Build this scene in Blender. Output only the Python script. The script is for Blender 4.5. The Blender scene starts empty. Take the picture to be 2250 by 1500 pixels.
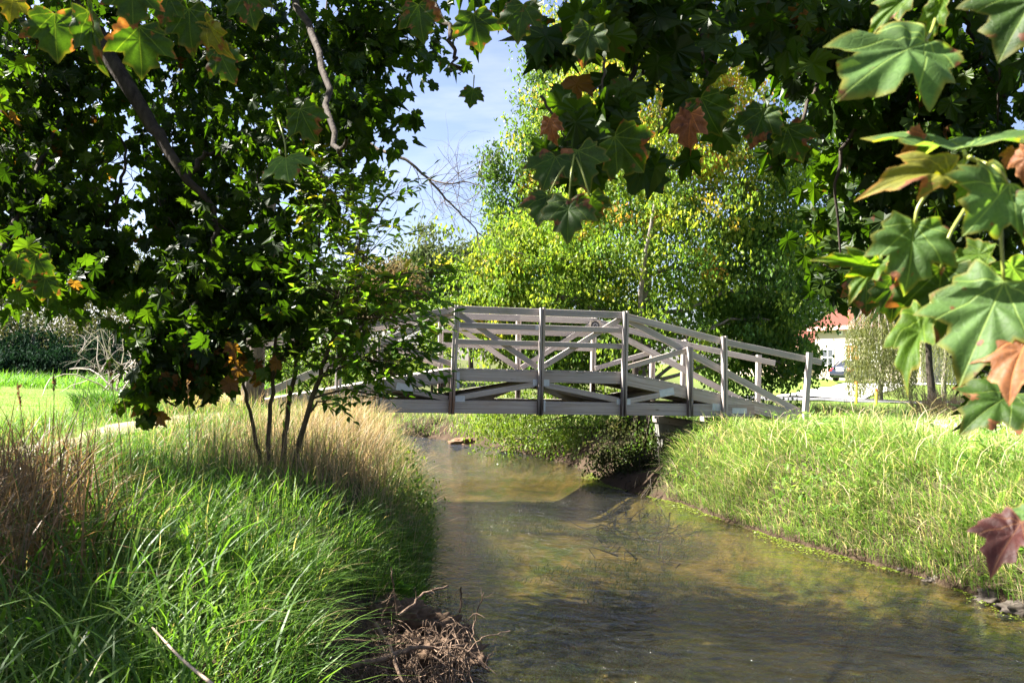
import bpy, math, random
import numpy as np
from mathutils import Matrix, Vector, noise

rng = np.random.default_rng(11)
random.seed(5)
SC = bpy.context.scene
COL = SC.collection
E = 1.9                      # eye height above the water surface (water is z = 0)
F = 1875.0                   # focal length in photo pixels
PITCH = math.atan(75 / F)
ROLL = math.radians(1.2)
CAMR = Matrix.Rotation(math.pi / 2 + PITCH, 3, 'X') @ Matrix.Rotation(ROLL, 3, 'Z')
SUN = Vector((-0.66, 0.10, 0.745)).normalized()     # direction towards the sun

# ------------------------------------------------------------------ helpers
def ray(px, py):
    return CAMR @ Vector(((px - 1125) / F, -(py - 750) / F, -1.0))

def at(px, py, Y):
    d = ray(px, py)
    t = Y / d.y
    return np.array((d.x * t, Y, E + d.z * t))

def onz(px, py, z):
    d = ray(px, py)
    t = (z - E) / d.z
    return np.array((d.x * t, d.y * t, z))

def nrm(v):
    v = np.asarray(v, float)
    return v / np.maximum(np.linalg.norm(v, axis=-1, keepdims=True), 1e-9)

class Acc:
    """collects shapes; build() links them as one mesh object"""
    def __init__(s):
        s.V = []; s.F = {}; s.n = 0; s.A = {'rnd': [], 'luv': []}; s.M = {}
    def add(s, V, Fc, rnd=0.0, luv=None, mi=0):
        V = np.asarray(V, float).reshape(-1, 3)
        Fc = np.asarray(Fc, int)
        k = Fc.shape[1]
        s.F.setdefault(k, []).append(Fc + s.n)
        s.M.setdefault(k, []).append(np.full(len(Fc), mi))
        s.V.append(V); 
        s.A['rnd'].append(np.broadcast_to(np.asarray(rnd, float), (len(V),)))
        s.A['luv'].append(np.zeros((len(V), 3)) if luv is None else np.asarray(luv, float).reshape(-1, 3))
        s.n += len(V)
    def more(s, Fc, mi=0):
        """faces on the verts of the last add"""
        Fc = np.asarray(Fc, int); k = Fc.shape[1]
        s.F.setdefault(k, []).append(Fc + s.n - len(s.V[-1]))
        s.M.setdefault(k, []).append(np.full(len(Fc), mi))
    def build(s, name, mats, parent=None, smooth=False, loc=None):
        me = bpy.data.meshes.new(name)
        V = np.concatenate(s.V)
        if loc is not None: V = V - np.asarray(loc)
        me.vertices.add(len(V)); me.vertices.foreach_set('co', V.astype(np.float32).ravel())
        loops = []; tot = []; mi = []
        for k in s.F:
            f = np.concatenate(s.F[k]); loops.append(f.ravel()); tot.append(np.full(len(f), k)); mi.append(np.concatenate(s.M[k]))
        loops = np.concatenate(loops); tot = np.concatenate(tot); mi = np.concatenate(mi)
        me.loops.add(len(loops)); me.loops.foreach_set('vertex_index', loops.astype(np.int32))
        start = np.concatenate(([0], np.cumsum(tot)[:-1]))
        me.polygons.add(len(tot)); me.polygons.foreach_set('loop_start', start.astype(np.int32))
        me.polygons.foreach_set('loop_total', tot.astype(np.int32))
        me.polygons.foreach_set('material_index', mi.astype(np.int32))
        me.polygons.foreach_set('use_smooth', np.full(len(tot), smooth))
        a = me.attributes.new('rnd', 'FLOAT', 'POINT'); a.data.foreach_set('value', np.concatenate(s.A['rnd']).astype(np.float32))
        a = me.attributes.new('luv', 'FLOAT_VECTOR', 'POINT'); a.data.foreach_set('vector', np.concatenate(s.A['luv']).astype(np.float32).ravel())
        me.update(calc_edges=True); me.validate()
        for m in (mats if isinstance(mats, (list, tuple)) else [mats]): me.materials.append(m)
        o = bpy.data.objects.new(name, me); COL.objects.link(o)
        if parent is not None: o.parent = parent
        if loc is not None and parent is None: o.location = loc
        return o

def tag(o, label=None, cat=None, group=None, kind=None):
    if label: o['label'] = label
    if cat: o['category'] = cat
    if group: o['group'] = group
    if kind: o['kind'] = kind
    return o

def empty(name, loc, label, cat, group=None, rz=0.0):
    o = bpy.data.objects.new(name, None); COL.objects.link(o)
    o.empty_display_size = 0.2
    o.location = [float(v) for v in loc]; o.rotation_euler = (0, 0, rz)
    return tag(o, label, cat, group)

def tube(acc, path, radii, k=6, rnd=0.0, mi=0, cap=True):
    P = np.asarray(path, float); n = len(P)
    r = np.broadcast_to(np.asarray(radii, float), (n,))
    T = nrm(np.gradient(P, axis=0))
    u = np.cross(T[0], (0.3, 0.2, 0.93)); 
    if np.linalg.norm(u) < 0.1: u = np.cross(T[0], (1, 0, 0))
    u = nrm(u); V = np.zeros((n, k, 3)); L = np.zeros((n, k, 3))
    an = np.arange(k) * 2 * math.pi / k
    d = np.concatenate(([0], np.cumsum(np.linalg.norm(np.diff(P, axis=0), axis=1))))
    for i in range(n):
        u = nrm(u - np.dot(u, T[i]) * T[i]); w = np.cross(T[i], u)
        V[i] = P[i] + r[i] * (np.cos(an)[:, None] * u + np.sin(an)[:, None] * w)
        L[i, :, 0] = d[i]; L[i, :, 1] = np.abs(an - math.pi) * r[i]; L[i, :, 2] = rnd
    q = []
    for i in range(n - 1):
        for j in range(k):
            a, b = i * k + j, i * k + (j + 1) % k
            q.append((a, b, b + k, a + k))
    acc.add(V.reshape(-1, 3), q, rnd, L.reshape(-1, 3), mi)
    if cap and k == 6:
        o = (n - 1) * k
        acc.more([(5, 4, 3, 0), (3, 2, 1, 0), (o, o + 1, o + 2, o + 3), (o, o + 3, o + 4, o + 5)], mi)

def bez(pts, n=12, jit=0.0):
    """smooth path through points (Catmull-Rom), with a little wobble"""
    P = np.asarray(pts, float)
    if len(P) == 2: P = np.array([P[0], P[0] * .5 + P[1] * .5, P[1]])
    Q = np.vstack((2 * P[0] - P[1], P, 2 * P[-1] - P[-2])); out = []
    m = len(P) - 1
    for i in range(n + 1):
        t = i / n * m; s = min(int(t), m - 1); t -= s
        a, b, c, d = Q[s:s + 4]
        out.append(0.5 * ((2 * b) + (c - a) * t + (2 * a - 5 * b + 4 * c - d) * t * t + (3 * b - a - 3 * c + d) * t ** 3))
    out = np.array(out)
    if jit:
        J = rng.normal(0, jit, out.shape); J[0] = 0; J[-1] *= .5; out += J
    return out

_seed = [0]
def beam(acc, p0, p1, w, h, up=(0, 0, 1), ch=0.004, mi=0):
    """board from p0 to p1: width w across, height h along 'up'; chamfered edges"""
    p0 = np.asarray(p0, float); p1 = np.asarray(p1, float)
    d = p1 - p0; L = np.linalg.norm(d); d = d / L
    s = nrm(np.cross(d, up)); u = np.cross(s, d); _seed[0] += 1.37
    a, b = w / 2, h / 2
    sec = [(-a + ch, -b), (a - ch, -b), (a, -b + ch), (a, b - ch), (a - ch, b), (-a + ch, b), (-a, b - ch), (-a, -b + ch)]
    per = [0]
    for i in range(7): per.append(per[-1] + math.dist(sec[i], sec[i + 1]))
    V = []; U = []
    for q, t in ((p0, 0), (p1, L)):
        for i, (x, y) in enumerate(sec):
            V.append(q + s * x + u * y); U.append((t, y + x, _seed[0]))
    f = [(i, (i + 1) % 8, (i + 1) % 8 + 8, i + 8) for i in range(8)]
    f += [(3, 2, 1, 0), (7, 4, 3, 0), (7, 6, 5, 4), (8, 9, 10, 11), (8, 11, 12, 15), (12, 13, 14, 15)]
    acc.add(V, f, rnd=(_seed[0] * 0.37) % 1, luv=U, mi=mi)

def box(acc, lo, hi, mi=0, rnd=0.0):
    lo = np.asarray(lo, float); hi = np.asarray(hi, float)
    V = np.array([(x, y, z) for z in (lo[2], hi[2]) for y in (lo[1], hi[1]) for x in (lo[0], hi[0])])
    f = [(0, 2, 3, 1), (4, 5, 7, 6), (0, 1, 5, 4), (2, 6, 7, 3), (0, 4, 6, 2), (1, 3, 7, 5)]
    acc.add(V, f, rnd=rnd, luv=V, mi=mi)

def inst(acc, T, TF, pos, R, s, rnd, luv=False, mi=0):
    """place K copies of a small template in one mesh"""
    K = len(pos); n = len(T)
    s = np.asarray(s, float)
    S = s[:, None, None] if s.ndim == 1 else s[:, None, :]
    V = np.einsum('kij,knj->kni', R, T[None] * S) + pos[:, None, :]
    Fc = (TF[None] + (np.arange(K) * n)[:, None, None]).reshape(-1, TF.shape[1])
    r = np.repeat(np.broadcast_to(rnd, (K,)), n)
    L = None
    if luv:
        L = np.tile(T, (K, 1)); L[:, 2] = r * 37.0
    acc.add(V.reshape(-1, 3), Fc, r, L, mi)

def frames(tip, normal):
    y = nrm(tip); z = normal - (normal * y).sum(-1, keepdims=True) * y; z = nrm(z)
    return np.stack((np.cross(y, z), y, z), axis=-1)

# leaf templates (unit length along +y)
LEAF = np.array([(0, 0, 0), (.26, .45, .10), (0, 1, -.06), (-.26, .45, .10)], float)
LEAF_F = np.array([(0, 1, 2), (0, 2, 3)])
OVAL = np.array([(0, 0, 0), (.17, .3, .05), (.17, .62, .05), (0, 1, -.10), (-.17, .62, .05), (-.17, .3, .05)], float)
OVAL_F = np.array([(0, 1, 2), (0, 2, 3), (0, 3, 4), (0, 4, 5)])
HALF = [(0, 0), (.14, -.08), (.36, -.14), (.40, -.02), (.51, .04), (.47, .16), (.66, .29), (.60, .38), (.70, .58), (.52, .56), (.33, .55),
        (.31, .64), (.36, .76), (.17, .83), (0, 1.04)]
OUT2 = HALF + [(-x, y) for x, y in HALF[-2:0:-1]]
def maple_flat():
    n = len(OUT2)
    V = [(0, .25, 0)] + [(x, y, .16 * abs(x) - .22 * (y - .2) ** 2 - .25 * x * x) for x, y in OUT2]
    return np.array(V, float), np.array([(0, i + 1, (i + 1) % n + 1) for i in range(n)])
MAPLE, MAPLE_F = maple_flat()
def maple_kind(i):
    r = random.Random(40 + i); V = MAPLE.copy()
    V[1:, :2] *= np.array([[1 + r.uniform(-.13, .13)] * 2 for _ in range(len(V) - 1)])
    x, y = V[:, 0], V[:, 1]
    V[:, 2] = r.uniform(.05, .5) * np.abs(x) - r.uniform(.1, .75) * (y - .2) * abs(y - .2) - r.uniform(-.1, .6) * x * x + np.array([r.uniform(-.07, .07) for _ in range(len(V))])
    V[:, 0] += r.uniform(-.12, .12) * y
    if i >= 4: V[:, 0] *= .6; V[:, 2] *= 1.7
    return V
MAPLES = [maple_kind(i) for i in range(6)]
def maple_fine(curl=.25, fold=.15, seed=0, rings=9, sub=5):
    """one large leaf with toothed rim, folded midrib and wavy blade"""
    pts = []
    n = len(OUT2)
    r = random.Random(seed)
    for i in range(n):
        a, b = np.array(OUT2[i]), np.array(OUT2[(i + 1) % n])
        for j in range(sub):
            t = j / sub
            p = a * (1 - t) + b * t
            d = b - a; nn = np.array((d[1], -d[0])); L = np.linalg.norm(d)
            if j: p = p + nn * (.035 * math.sin(t * math.pi) + r.uniform(-.02, .02))
            pts.append(p)
    pts = np.array(pts); m = len(pts); c = np.array((0, .25))
    V = [(0, .25)]
    for k in range(1, rings + 1):
        V += [tuple(c + (p - c) * (k / rings)) for p in pts]
    V = np.array(V); x, y = V[:, 0], V[:, 1]
    ph = r.uniform(0, 6)
    rad = np.sqrt(x * x + (y - .25) ** 2)
    z = fold * np.abs(x) - curl * (y - .2) * np.abs(y - .2) - curl * .9 * x * x
    z = z + .045 * np.sin(9 * np.arctan2(y - .25, x) + ph) * rad + .03 * np.sin(7 * x + ph) * np.cos(6 * y + ph)
    W = np.stack((x, y, z), 1)
    f3 = [(0, 1 + i, 1 + (i + 1) % m) for i in range(m)]
    f4 = []
    for k in range(rings - 1):
        for i in range(m):
            a = 1 + k * m + i; b = 1 + k * m + (i + 1) % m
            f4.append((a, a + m, b + m, b))
    return W, np.array(f3), np.array(f4), np.concatenate(([0], np.repeat(np.arange(1, rings + 1) / rings, m)))

def ell(n, shell=.35):
    d = nrm(rng.normal(size=(n, 3)))
    r = (shell ** 3 + (1 - shell ** 3) * rng.random(n)) ** (1 / 3)
    return d * r[:, None]
# ------------------------------------------------------------------ materials
def newmat(name):
    m = bpy.data.materials.new(name); m.use_nodes = True
    m.node_tree.nodes.clear(); return m, m.node_tree

def N(nt, typ, ins=None, **props):
    n = nt.nodes.new(typ)
    for k, v in props.items(): setattr(n, k, v)
    for k, v in (ins or {}).items():
        s = n.inputs[k]
        if isinstance(v, bpy.types.NodeSocket): nt.links.new(v, s)
        else:
            if hasattr(s.default_value, '__len__') and len(s.default_value) == 4 and len(v) == 3: v = (*v, 1)
            s.default_value = v
    return n

def mth(nt, op, a, b=0.0, c=0.0, clamp=False):
    n = N(nt, 'ShaderNodeMath', {0: a, 1: b, 2: c}, operation=op); n.use_clamp = clamp; return n.outputs[0]

def mixc(nt, f, a, b, blend='MIX'):
    n = N(nt, 'ShaderNodeMix', {0: f, 6: a, 7: b}, data_type='RGBA', blend_type=blend); return n.outputs[2]

def ramp(nt, fac, stops, interp='LINEAR'):
    n = N(nt, 'ShaderNodeValToRGB', {0: fac}); cr = n.color_ramp; cr.interpolation = interp
    while len(cr.elements) < len(stops): cr.elements.new(0.5)
    for e, (p, c) in zip(cr.elements, stops):
        e.position = p; e.color = (*c, 1) if len(c) == 3 else c
    return n.outputs[0]

def attr(nt, name, out='Fac'):
    return N(nt, 'ShaderNodeAttribute', attribute_name=name).outputs[out]

def noi(nt, vec, scale, detail=3, rough=.55, dist=0.0, out=0):
    ins = {'Scale': scale, 'Detail': detail, 'Roughness': rough, 'Distortion': dist}
    if vec is not None: ins['Vector'] = vec
    return N(nt, 'ShaderNodeTexNoise', ins).outputs[out]

def mapr(nt, v, a, b, c=0.0, d=1.0):
    return N(nt, 'ShaderNodeMapRange', {0: v, 1: a, 2: b, 3: c, 4: d}).outputs[0]

def vscale(nt, vec, s):
    return N(nt, 'ShaderNodeMapping', {'Vector': vec, 'Scale': s}).outputs[0]

def pos(nt): return N(nt, 'ShaderNodeNewGeometry').outputs['Position']
def outp(nt, sh): N(nt, 'ShaderNodeOutputMaterial', {0: sh})
def bsdf(nt, col, rough=.6, spec=.3, normal=None, metal=0.0, **kw):
    ins = {'Base Color': col, 'Roughness': rough, 'Specular IOR Level': spec, 'Metallic': metal}
    if normal is not None: ins['Normal'] = normal
    ins.update(kw)
    return N(nt, 'ShaderNodeBsdfPrincipled', ins).outputs[0]
def bump(nt, h, st=.4, dist=.02):
    return N(nt, 'ShaderNodeBump', {'Strength': st, 'Distance': dist, 'Height': h}).outputs[0]
def mixs(nt, f, a, b): return N(nt, 'ShaderNodeMixShader', {0: f, 1: a, 2: b}).outputs[0]

def leaf_mat(name, stops, trans=.42, tgain=(2.0, 2.2, .9), rough=.42, spec=.4, blotch=0.0, bscale=9.0, vary=.35):
    """thin leaf: reflects its own colour, lets light through warmer; colour picked per leaf"""
    m, nt = newmat(name)
    c = ramp(nt, attr(nt, 'rnd'), stops)
    P = pos(nt)
    v = noi(nt, P, 1.3, 2)
    c = mixc(nt, 1.0, c, ramp(nt, v, [(.25, (1 - vary,) * 3), (.75, (1 + vary,) * 3)]), 'MULTIPLY')
    if blotch:
        b = noi(nt, P, bscale, 3, .6)
        f = mapr(nt, b, 1 - blotch, 1 - blotch + .05)
        c = mixc(nt, f, c, (.085, .032, .012))
    tc = mixc(nt, 1.0, c, (*tgain, 1), 'MULTIPLY')
    sh = mixs(nt, trans, bsdf(nt, c, rough, spec), N(nt, 'ShaderNodeBsdfTranslucent', {'Color': tc}).outputs[0])
    outp(nt, sh); return m

def big_leaf_mat(name, base, edge, dead=.45, trans=.5, tgain=(2.2, 2.2, .7)):
    """large leaf near the eye: pale veins, brown dead patches, drier rim"""
    m, nt = newmat(name)
    L = attr(nt, 'luv', 'Vector'); S = N(nt, 'ShaderNodeSeparateXYZ', {0: L})
    x = mth(nt, 'ABSOLUTE', S.outputs[0]); y = S.outputs[1]; sd = S.outputs[2]
    d = x
    for ang in (50, 14, -22):
        ca, sa = math.cos(math.radians(ang)), math.sin(math.radians(ang))
        dd = mth(nt, 'ABSOLUTE', mth(nt, 'SUBTRACT', mth(nt, 'MULTIPLY', x, sa), mth(nt, 'MULTIPLY', y, ca)))
        d = mth(nt, 'MINIMUM', d, dd)
    vein = mapr(nt, d, .003, .013, .8, 0)
    fine = N(nt, 'ShaderNodeTexVoronoi', {'Vector': L, 'Scale': 9.0}, feature='DISTANCE_TO_EDGE').outputs[0]
    fv = mapr(nt, fine, .0, .05, .35, 0)
    n1 = noi(nt, L, 2.3, 3, .6)
    c = mixc(nt, mapr(nt, n1, .3, .7), base, tuple(v * .5 for v in base))
    c = mixc(nt, 1.0, c, ramp(nt, noi(nt, L, 22, 3, .65), [(.3, (.78, .8, .8)), (.7, (1.2, 1.18, 1.1))]), 'MULTIPLY')
    c = mixc(nt, fv, c, tuple(v * 1.18 for v in base))
    rim = attr(nt, 'rnd')
    c = mixc(nt, mapr(nt, mth(nt, 'ADD', rim, mth(nt, 'MULTIPLY', n1, .3)), 1.04, 1.17), c, edge)
    c = mixc(nt, vein, c, (base[0] * 1.9 + .04, base[1] * 1.6 + .04, base[2] * 1.3 + .01))
    n2 = noi(nt, L, 1.9, 4, .6, .4)
    f = mapr(nt, mth(nt, 'ADD', n2, mth(nt, 'MULTIPLY', rim, .12)), 1.13 - dead, 1.17 - dead)
    br = ramp(nt, noi(nt, L, 7, 3), [(.3, (.05, .018, .012)), (.6, (.20, .075, .03)), (.8, (.30, .14, .07))])
    c = mixc(nt, f, c, br)
    tc = mixc(nt, 1.0, c, (*tgain, 1), 'MULTIPLY')
    h = mth(nt, 'ADD', mth(nt, 'MULTIPLY', vein, -.35), mth(nt, 'ADD', n2, mth(nt, 'MULTIPLY', fv, -.35)))
    nb = bump(nt, h, .5, .004)
    sh = mixs(nt, trans, bsdf(nt, c, .58, .25, nb), N(nt, 'ShaderNodeBsdfTranslucent', {'Color': tc}).outputs[0])
    outp(nt, sh); return m

def bark_mat(name, a, b, sc=14):
    m, nt = newmat(name)
    P = pos(nt)
    n = noi(nt, vscale(nt, P, (1, 1, .25)), sc, 4, .65)
    c = ramp(nt, n, [(.3, a), (.7, b)])
    outp(nt, bsdf(nt, c, .85, .15, bump(nt, n, .7, .03))); return m

def plain(name, col, rough=.6, spec=.4, var=.15, sc=3.0, metal=0.0, bst=.2):
    m, nt = newmat(name)
    n = noi(nt, pos(nt), sc, 4, .6)
    c = mixc(nt, 1.0, col, ramp(nt, n, [(.25, (1 - var,) * 3), (.75, (1 + var,) * 3)]), 'MULTIPLY')
    outp(nt, bsdf(nt, c, rough, spec, bump(nt, n, bst, .01), metal)); return m

def wood_mat(name, stain=0.0, tint=(1, 1, 1)):
    """weathered grey boards: grain along each board, knots, splits, rust and green stains"""
    m, nt = newmat(name)
    L = attr(nt, 'luv', 'Vector')
    g = noi(nt, vscale(nt, L, (1.1, 42, 1)), 1.0, 5, .6, .3)
    g2 = noi(nt, vscale(nt, L, (4, 150, 1)), 1.0, 2, .5)
    big = noi(nt, vscale(nt, L, (.9, 4, 1)), 1.0, 3)
    c = ramp(nt, g, [(.22, (.20, .18, .165)), (.40, (.315, .285, .265)), (.62, (.41, .38, .36)), (.85, (.52, .49, .47))])
    c = mixc(nt, mapr(nt, big, .48, .7, 0, .55), c, (.30, .225, .165))
    S = attr(nt, 'rnd')
    c = mixc(nt, 1.0, c, ramp(nt, S, [(0, (.8, .8, .82)), (.5, (1, .98, .95)), (1, (1.16, 1.14, 1.12))]), 'MULTIPLY')
    crack = mapr(nt, g2, .68, .74, 0, .6)
    c = mixc(nt, 1.0, c, (1.0, 1.0, .995, 1), 'MULTIPLY')
    c = mixc(nt, crack, c, (.05, .042, .035))
    spot = N(nt, 'ShaderNodeTexVoronoi', {'Vector': vscale(nt, L, (1.6, 5, 1)), 'Scale': 1.0}).outputs[0]
    c = mixc(nt, mapr(nt, spot, .03, .085, .8, 0), c, (.07, .045, .03))
    gm = noi(nt, vscale(nt, pos(nt), (2, 2, .8)), 1.4, 3)
    c = mixc(nt, mapr(nt, gm, .6, .74, 0, .35), c, (.12, .15, .06))
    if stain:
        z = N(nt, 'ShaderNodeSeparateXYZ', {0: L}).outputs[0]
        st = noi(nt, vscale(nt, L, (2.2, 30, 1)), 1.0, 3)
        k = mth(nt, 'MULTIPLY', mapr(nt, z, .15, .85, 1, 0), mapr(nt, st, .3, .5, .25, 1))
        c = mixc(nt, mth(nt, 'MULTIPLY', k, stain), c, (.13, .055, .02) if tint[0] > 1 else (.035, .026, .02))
    h = mth(nt, 'ADD', g, mth(nt, 'MULTIPLY', crack, -.7))
    outp(nt, bsdf(nt, c, .78, .25, bump(nt, h, .5, .004))); return m

def grass_mat(name, stops, trans=.4, tg=(1.7, 1.9, .9)):
    return leaf_mat(name, stops, trans, tg, .5, .3, vary=.25)

WOOD = wood_mat('weathered_wood')
WOOD_RUST = wood_mat('rust_stained_wood', .9, (2, 1, 1))
WOOD_STAIN_SHADE = wood_mat('stained_and_shaded_wood', .95)  # dark stain for posts; also paints the underside framing dark as shade
BARK = bark_mat('bark_grey', (.018, .014, .011), (.07, .056, .043))
BARK_PALE = bark_mat('bark_pale', (.10, .085, .07), (.28, .25, .21))
BARK_SAP = bark_mat('bark_sapling', (.045, .035, .022), (.15, .115, .075), 25)
BARK_DRY = bark_mat('driftwood', (.07, .045, .03), (.24, .165, .115), 20)

G0, G1, G2 = (.010, .024, .0025), (.021, .044, .004), (.038, .068, .005)
BROWN = (.085, .035, .012)
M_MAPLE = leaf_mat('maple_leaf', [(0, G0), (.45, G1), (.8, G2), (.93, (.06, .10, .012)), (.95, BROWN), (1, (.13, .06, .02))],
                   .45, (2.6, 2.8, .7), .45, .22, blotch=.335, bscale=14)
M_SILVER = leaf_mat('silver_maple_leaf', [(0, (.040, .095, .022)), (.3, (.085, .165, .024)), (.55, (.16, .235, .030)), (.76, (.26, .29, .035)),
                   (.9, (.42, .33, .05)), (1, (.50, .24, .08))], .5, (1.7, 1.7, .8), .5, .2)
M_POPLAR = leaf_mat('poplar_leaf', [(0, (.035, .075, .014)), (.5, (.085, .145, .024)), (.8, (.16, .21, .035)), (.92, (.28, .22, .03)), (1, (.36, .19, .06))],
                   .4, (1.7, 1.8, .8), .5, .25)
M_DARKTREE = leaf_mat('dark_leaf', [(0, (.008, .022, .008)), (.6, (.018, .042, .012)), (1, (.035, .06, .014))], .25, (1.5, 1.7, .8), .5, .3)
M_FARLEAF = leaf_mat('far_leaf', [(0, (.05, .075, .03)), (.5, (.09, .115, .045)), (1, (.15, .15, .06))], .35, (1.4, 1.5, .9), .7, .08)
M_DRYLEAF = leaf_mat('dry_leaf', [(0, (.10, .095, .045)), (.5, (.16, .125, .065)), (1, (.24, .165, .085))], .35, (1.5, 1.3, .9), .8, .05)
M_OLIVE = leaf_mat('olive_leaf', [(0, (.02, .03, .012)), (.5, (.05, .06, .022)), (1, (.10, .09, .04))], .3, (1.4, 1.5, .9), .8, .05)
M_BLUEGREEN = leaf_mat('cedar_leaf', [(0, (.006, .018, .010)), (.6, (.013, .034, .017)), (1, (.035, .055, .02))], .2, (1.4, 1.5, .9), .8, .05)
M_SAP = leaf_mat('sapling_leaf', [(0, (.03, .075, .010)), (.5, (.07, .145, .015)), (.93, (.14, .21, .022)), (1, (.30, .25, .03))],
                 .5, (2.3, 2.3, .7), .45, .3)
M_BUSH = leaf_mat('riverside_leaf', [(0, (.05, .10, .014)), (.5, (.10, .17, .022)), (1, (.19, .23, .04))], .45, (1.6, 1.6, .8), .45, .35)
M_WILLOW = leaf_mat('willow_leaf', [(0, (.07, .095, .03)), (.5, (.13, .15, .05)), (1, (.23, .22, .09))], .4, (1.4, 1.4, .8), .5, .3)
M_WEED = leaf_mat('weed_leaf', [(0, (.025, .07, .012)), (1, (.06, .13, .02))], .4, (1.7, 1.9, .8), .4, .4)

GR_L = grass_mat('lush_grass', [(0, (.032, .080, .011)), (.5, (.075, .150, .017)), (.80, (.15, .225, .03)), (.86, (.28, .22, .11)), (1, (.42, .32, .18))], .42)
GR_T = grass_mat('dry_grass', [(0, (.09, .115, .03)), (.25, (.16, .15, .05)), (.4, (.32, .23, .12)), (1, (.46, .33, .19))], .4, (1.3, 1.25, 1.0))
GR_R = grass_mat('reed_grass', [(0, (.070, .155, .025)), (.4, (.145, .245, .045)), (.68, (.23, .30, .08)), (.78, (.42, .34, .20)), (1, (.62, .49, .35))], .42, (1.6, 1.65, .95))
GR_B = grass_mat('brown_reed', [(0, (.055, .06, .02)), (.3, (.13, .085, .04)), (1, (.27, .17, .085))], .35, (1.4, 1.3, .9))
GR_LAWN = grass_mat('lawn_grass', [(0, (.07, .165, .02)), (.6, (.11, .22, .03)), (1, (.19, .26, .06))], .4)
SOIL = plain('dark_soil', (.075, .05, .034), .95, .1, .6, 9, bst=.9)
STONE = plain('bank_stone', (.075, .062, .05), .85, .2, .5, 8, bst=.8)
CONC = plain('concrete', (.15, .145, .13), .9, .15, .3, 4, bst=.4)
GALV = plain('galvanised_steel', (.42, .46, .50), .5, .5, .12, 20, .35)
# ------------------------------------------------------------------ terrain and stream
lp = [onz(x, y, 0) for x, y in ((850, 1500), (880, 1420), (920, 1330), (940, 1230), (935, 1130), (905, 1075), (870, 1012), (842, 986), (800, 967))]
rp = [onz(x, y, 0) for x, y in ((2250, 1345), (2000, 1262), (1850, 1222), (1700, 1180), (1600, 1147), (1500, 1107), (1400, 1085), (1330, 1066), (1300, 1040),
                                (1240, 1016), (1100, 986), (980, 966), (880, 955), (800, 949))]
LY = np.array([-20, 0, 3.5] + [p[1] for p in lp] + [lp[-1][1] + 1.2, lp[-1][1] + 3, lp[-1][1] + 8]); LX = np.array([1.5, .0, -.55] + [p[0] for p in lp] + [-12, -35, -150])
RY = np.array([-20, 0, 4] + [p[1] for p in rp] + [rp[-1][1] + 1.0, rp[-1][1] + 3, rp[-1][1] + 8]); RX = np.array([8, 6.2, 5.2] + [p[0] for p in rp] + [-12, -35, -150])
def XL(y): return np.interp(y, LY, LX)
def XR(y): return np.interp(y, RY, RX)
def sstep(a, b, x):
    t = np.clip((x - a) / (b - a), 0, 1); return t * t * (3 - 2 * t)
def wob(x, y):
    return (np.sin(1.7 * x + .6 * y) * np.cos(1.3 * y - .4 * x) * .5 + np.sin(3.9 * x + 1.1) * np.sin(3.3 * y + .4 * x) * .3 + np.sin(8.1 * x - 2 * y) * np.sin(7.3 * y + x) * .2)
def edges(x, y):
    sl = (XL(y + .3) - XL(y - .3)) / .6; sr = (XR(y + .3) - XR(y - .3)) / .6
    return (XL(y) - x) / np.sqrt(1 + sl * sl), (x - XR(y)) / np.sqrt(1 + sr * sr)
def PL(x, y): return np.interp(y, [-20, 3, 6, 9, 13, 16, 22, 27, 32, 60, 100, 300], [.7, .74, .84, .98, 1.22, 1.25, 1.28, 1.5, 1.6, 2.2, 3.4, 7])
def PR(x, y): return np.interp(y, [-20, 5, 8, 12, 15.4, 26, 42, 50, 60, 72, 100, 300], [.9, .93, .99, 1.04, 1.1, 1.1, 1.1, 1.5, 2.0, 2.25, 3.2, 7])
def hf(x, y):
    x = np.asarray(x, float); y = np.asarray(y, float)
    dl, dr = edges(x, y)
    zl = PL(x, y) * (1 - (1 - np.clip(dl / 1.2, 0, 1)) ** 2.4)
    zr = PR(x, y) * (1 - (1 - np.clip(dr / 1.5, 0, 1)) ** 2.2)
    w = np.where(y < 18, 1, np.clip(1 - (y - 18) / 8, 0, 1))
    zr = np.where((y > 19) & (y < 40) & (dr < 5), zr * np.interp(dr, [0, .5, 5], [.75, .6, 1]), zr)
    zr = zr * (1 - .72 * np.exp(-(((x - 2.3) / 1.25) ** 2 + ((y - 16.3) / 2.0) ** 2) ** 2))
    land = np.where(dl > 0, zl, zr)
    rough = .05 * wob(x, y) * np.clip(np.maximum(dl, dr) / .6, 0, 1) + .08 * wob(x * .3 + 4, y * .3)* np.clip(np.maximum(dl, dr) / 3, 0, 1)
    m = np.minimum(-dl, -dr)
    bed = -.05 - .33 * sstep(0, .9, m) + .03 * wob(x * 2, y * 2)
    return np.where((dl > 0) | (dr > 0), land + rough, bed)

def axis(*segs):
    out = []
    for a, b, st in segs: out += list(np.arange(a, b, st))
    return np.array(out + [segs[-1][1]])
gx = axis((-400, -100, 30), (-100, -30, 4), (-30, -10, .8), (-10, 9, .13), (9, 30, .8), (30, 100, 4), (100, 400, 30))
gy = axis((-20, 0, 2), (0, 31, .14), (31, 70, 1.0), (70, 140, 5), (140, 600, 40))
GX, GY = np.meshgrid(gx, gy)
GZ = hf(GX, GY)
nx, ny = len(gx), len(gy)
idx = np.arange(nx * ny).reshape(ny, nx)
q = np.stack((idx[:-1, :-1], idx[:-1, 1:], idx[1:, 1:], idx[1:, :-1]), -1).reshape(-1, 4)
DL, DR = edges(GX, GY)
shore = np.maximum(DL, DR)
lawn = sstep(-3.4, -4.6, GX) * sstep(8, 10, GY) * (DL > 1) + sstep(9, 14, GX) * sstep(22, 26, GY) * (DR > 2)
soil = 1 - np.clip((shore - .5) / .9, 0, 1)
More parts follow.
